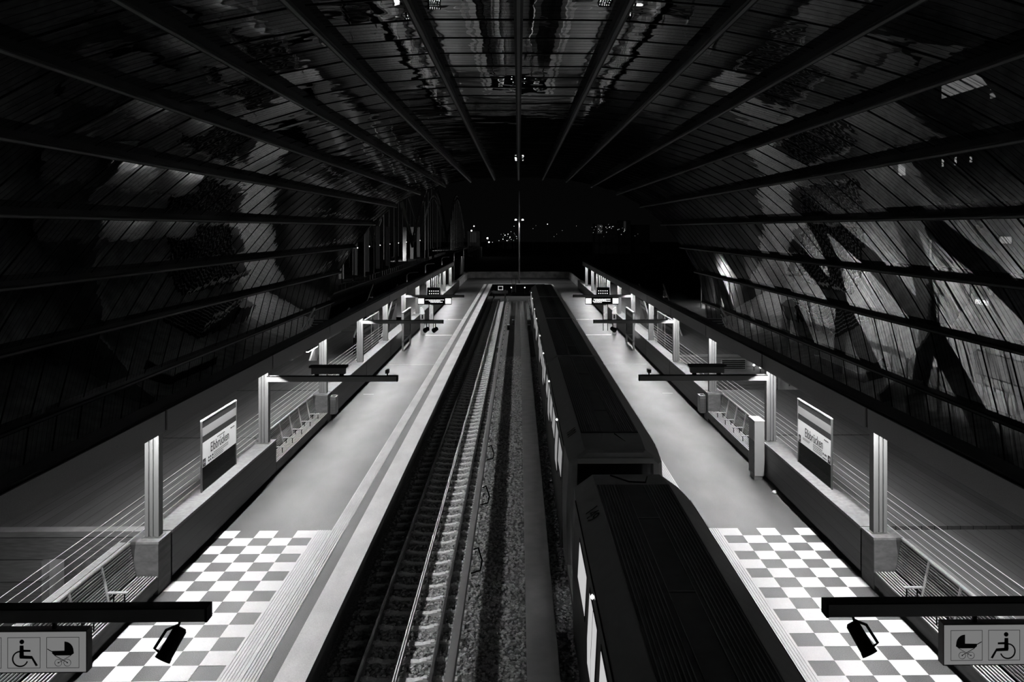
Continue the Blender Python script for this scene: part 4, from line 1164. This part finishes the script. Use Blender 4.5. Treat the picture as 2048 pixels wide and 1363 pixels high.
for px, py, wpx, hpx in ((1811, 440, 12, 34), (1841, 440, 12, 34), (1811, 400, 12, 22), (1811, 330, 14, 40), (1868, 480, 8, 40)):
    Y, z = at(px, py, BX+2); win(b2, Y, z, wpx*Y*Y/1593/BX, hpx*Y/1593)
b3 = building(BX-6, BX+10, 137, 166, 13, M['bwall'], 'long pale low building at the far right outside the vault')
fac = BX-6-.06
for j in range(2):
    win(b3, 145+j*12, 3+2*(j % 2), 1.6, 1.0, M['bwin_dim'])
# added lamps, aimed at those facades to brighten them
for n_, (x, y, z, p) in enumerate(((34, 64, 2.5, 2600), (34, 84, 2.5, 2600), (36, 106, 1.5, 3200), (33, 124, 1, 3200), (34.5, 150, 0, 3000), (33, 50, 3, 1600))):
    e = empty('outdoor_lamp', (x, y, -7), 'added tall lamp brightening the facades outside the right glass wall, %s from the camera' % ORD[(1, 2, 3, 4, 5, 0)[n_]], 'street lamp', 'added facade lamps on the right')
    MB().tube([(x, y, -7), (x, y, z+.2)], [.12, .07], 8).build('pole', M['dark'], e)
    MB().box((x-.3, y-.25, z+.2), (x+.5, y+.25, z+.32)).build('lamp_head', M['dark'], e)
    MB().box((x-.1, y-.18, z+.16), (x+.45, y+.18, z+.2)).build('lamp_glass', M['yard'], e)
    ld = bpy.data.lights.new('lamp_light', 'SPOT'); ld.energy = p*20; ld.spot_size = R(150); ld.spot_blend = .8; ld.shadow_soft_size = .2
    lo = bpy.data.objects.new('lamp_light', ld); col.objects.link(lo); lo.parent = e; lo.location = (.25, 0, z+7+.12)
    lo.rotation_euler = (0, R(-70), 0)
# scaffolding / crane arm outlines at right kept out of view: low lit fence
e = empty('yard_fence', (38, 75, -7), 'pale lit fence at the foot of the right-hand building', 'fence')
for j in range(12): MB().box((37.9, 58+j*3.2, -7), (38.1, 58.15+j*3.2, -4.6)).build('fence_post', M['bridge'], e)
MB().box((37.97, 58, -6.8), (38.03, 93.3, -4.8)).build('fence_panel', M['bwall'], e)

# left-hand road bridge with arched trusses
X0 = -26.0
e = empty('road_bridge', (X0-4, 200, -3), 'dark road viaduct running away outside the left end of the vault', 'bridge')
MB().box((X0-10, 95, -2.2), (X0, 420, -1.2)).build('bridge_deck', M['road'], e)
MB().box((X0-.1, 95, -1.2), (X0+.1, 420, -1.0)).build('kerb', M['bridge'], e)
MB().bar((X0, 95, -.1), (X0, 420, -.1), .07).build('handrail', M['column'], e)
mb = MB(); y = 95
while y < 300: mb.box((X0-.03, y, -1.1), (X0+.03, y+.06, -.1)); y += 2.5
mb.build('rail_posts', M['bridge'], e)
for n_, y0 in enumerate((165, 271, 377)):
    for wv, xx in enumerate((X0-3, X0-14)):
        e = empty('bridge_arch', (xx, y0, 0), f'curved steel truss arch of the left bridge, {ORD[n_]} span, ' + ('near side' if wv == 0 else 'far side'), 'bridge')
        top = MB(); bot = MB(); lat = MB(); hg = MB()
        span = 106; N = 22; pt = []; pb = []
        for i in range(N+1):
            t = i/N; yy = y0 + span*(t-.5); z = 3 + 19*math.sin(math.pi*t)
            pt.append((xx, yy, z+1.8)); pb.append((xx, yy, z))
        for i in range(N):
            top.bar(pt[i], pt[i+1], .5, .4); bot.bar(pb[i], pb[i+1], .5, .4); lat.bar(pt[i], pb[i+1], .2); lat.bar(pb[i], pt[i], .2)
            if i % 2 == 0 and 0 < i < N: MB().bar((pb[i][0], pb[i][1], -1.2), pb[i], .16).build('hanger', M['dark'], e)
        top.build('top_chord', M['bridge'], e); bot.build('bottom_chord', M['bridge'], e); lat.build('lattice', M['bridge'], e)
# hanger poles seen against the lights
for j in range(13):
    y = 104 + j*9.5*(1+j*.03)
    x = X0-6.5
    e = empty('bridge_pylon', (x, y, -1.2), 'slim dark upright of the left bridge, %s from the camera' % ORD[j], 'pylon', 'uprights of the left bridge')
    MB().box((x-.45, y-.2, -1.2), (x+.45, y+.2, 8.5)).build('upright', M['dark'], e)
    MB().box((x+.45, y-.24, -1.2), (x+.52, y-.2, 8.5)).build('upright_edge', M['bridge'], e)
    MB().tube([(x+.6, y-.3, 4.1), (x+.6, y-.3, 4.2), (x+.6, y-.3, 4.3)], [.05, .12, .05], 8).build('lamp', M['spot_dim'], e)
for n_, (y, x) in enumerate(((120, -16.8), (150, -17.5), (185, -17.8), (225, -18.2), (270, -18.6))):
    e = empty('outdoor_lamp', (x, y, -3), 'curved street lamp on the left quay, %s from the camera' % ORD[n_], 'street lamp', 'lamps on the left quay')
    MB().tube([(x, y, -7), (x, y, 1.0), (x+.3, y, 1.35), (x+1.2, y, 1.45)], [.14, .09, .07, .05], 8).build('pole', M['concrete'], e)
    MB().box((x+1.1, y-.12, 1.40), (x+1.7, y+.12, 1.48)).build('lamp_head', M['concrete'], e)
    ld = bpy.data.lights.new('lamp_light', 'SPOT'); ld.energy = 400; ld.spot_size = R(110); ld.spot_blend = .5; ld.shadow_soft_size = .06
    lo = bpy.data.objects.new('lamp_light', ld); col.objects.link(lo); lo.parent = e; lo.location = (1.4, 0, 3+1.38)
struct('wall_quay', MB().box((-19.5, 98, -7), (-19.2, 420, -1.4)), M['concrete'], 'long quay wall on the left beyond the vault')
# added spot lights on the bridge deck that brighten the trusses
for n_, (x, y, z, p) in enumerate(((X0-10, 128, 0, 3000), (X0-9, 222, 0, 8000), (X0-9, 330, 0, 9000))):
    e = empty('truss_fill_light', (x, y, -1.2), 'floodlight added on the left bridge deck to brighten the truss, %s from the camera' % ORD[n_], 'floodlight', 'added lights on the left bridge')
    MB().tube([(x, y, -1.2), (x, y, z-.2)], .06, 8).build('pole', M['dark'], e)
    MB().box((x-.3, y-.35, z-.2), (x+.3, y-.1, z+.25)).build('lamp_head', M['dark'], e)
    ld = bpy.data.lights.new('lamp_light', 'SPOT'); ld.energy = p; ld.spot_size = R(100); ld.spot_blend = .7; ld.shadow_soft_size = .12
    lo = bpy.data.objects.new('lamp_light', ld); col.objects.link(lo); lo.parent = e; lo.location = (0, 0, z+1.2); lo.rotation_euler = (R(105), 0, 0)

# distant city
rr = random.Random(21)
def far_light(px, py, Y, r, m, n):
    x = (px-1037)/1593*Y; z = 8-(py-457)/1593*Y
    bulb(x, Y, z, r, m, 'tiny point of city light on the dark horizon', 'city_lamp', ht=z+7, cat='lamp', group='distant city lights')
spots = [(943, 461, 2.2), (975, 476, 2.6), (978, 484, 2.0), (948, 452, 1.6), (1028, 452, 1), (1095, 448, 1.3), (1010, 470, 1.4), (1016, 468, 1.2), (1020, 474, 1.3), (1006, 478, 1.1), (1014, 481, 1.2), (998, 481, 1.0), (1022, 463, .9), (985, 484, 1.0)]
for i in range(22): spots.append((1190+rr.random()*60, 452+rr.random()*12, rr.uniform(.45, 1.0)))
for i in range(14): spots.append((995+rr.random()*40, 465+rr.random()*20, rr.uniform(.5, .9)))
for i in range(16): spots.append((1050+rr.random()*230, 448+rr.random()*26, rr.uniform(.35, .6)))
for n_, (px, py, k) in enumerate(spots): far_light(px, py, 420, (.17 if k > 1 else .11)*k, M['spot_dim'] if k < 1.5 else M['spot'], n_)
def tower(px0, px1, py, Y, lit, lab):
    x0 = (px0-1037)/1593*Y; x1 = (px1-1037)/1593*Y; z = 8-(py-457)/1593*Y
    e = empty('distant_building', ((x0+x1)/2, Y+5, -7), lab, 'building')
    MB().box((x0, Y, -7), (x1, Y+14, z)).build('wall', M['bdark'], e)
    for (a, b) in lit:
        MB().box((x0+(x1-x0)*a, Y-.3, z-6), (x0+(x1-x0)*b, Y-.05, z-.6)).build('lit_facade', emit('far_facade', .012), e)
tower(1240, 1262, 440, 470, [(.35, .55)], 'distant tower block with a lit strip on the right horizon')
tower(1190, 1238, 447, 480, [(.1, .3)], 'low distant block left of the tower on the horizon')
tower(1264, 1300, 449, 475, [], 'low distant block right of the tower on the horizon')
tower(935, 960, 462, 430, [(.2, .7)], 'brightly lit distant building at the end of the left bridge')
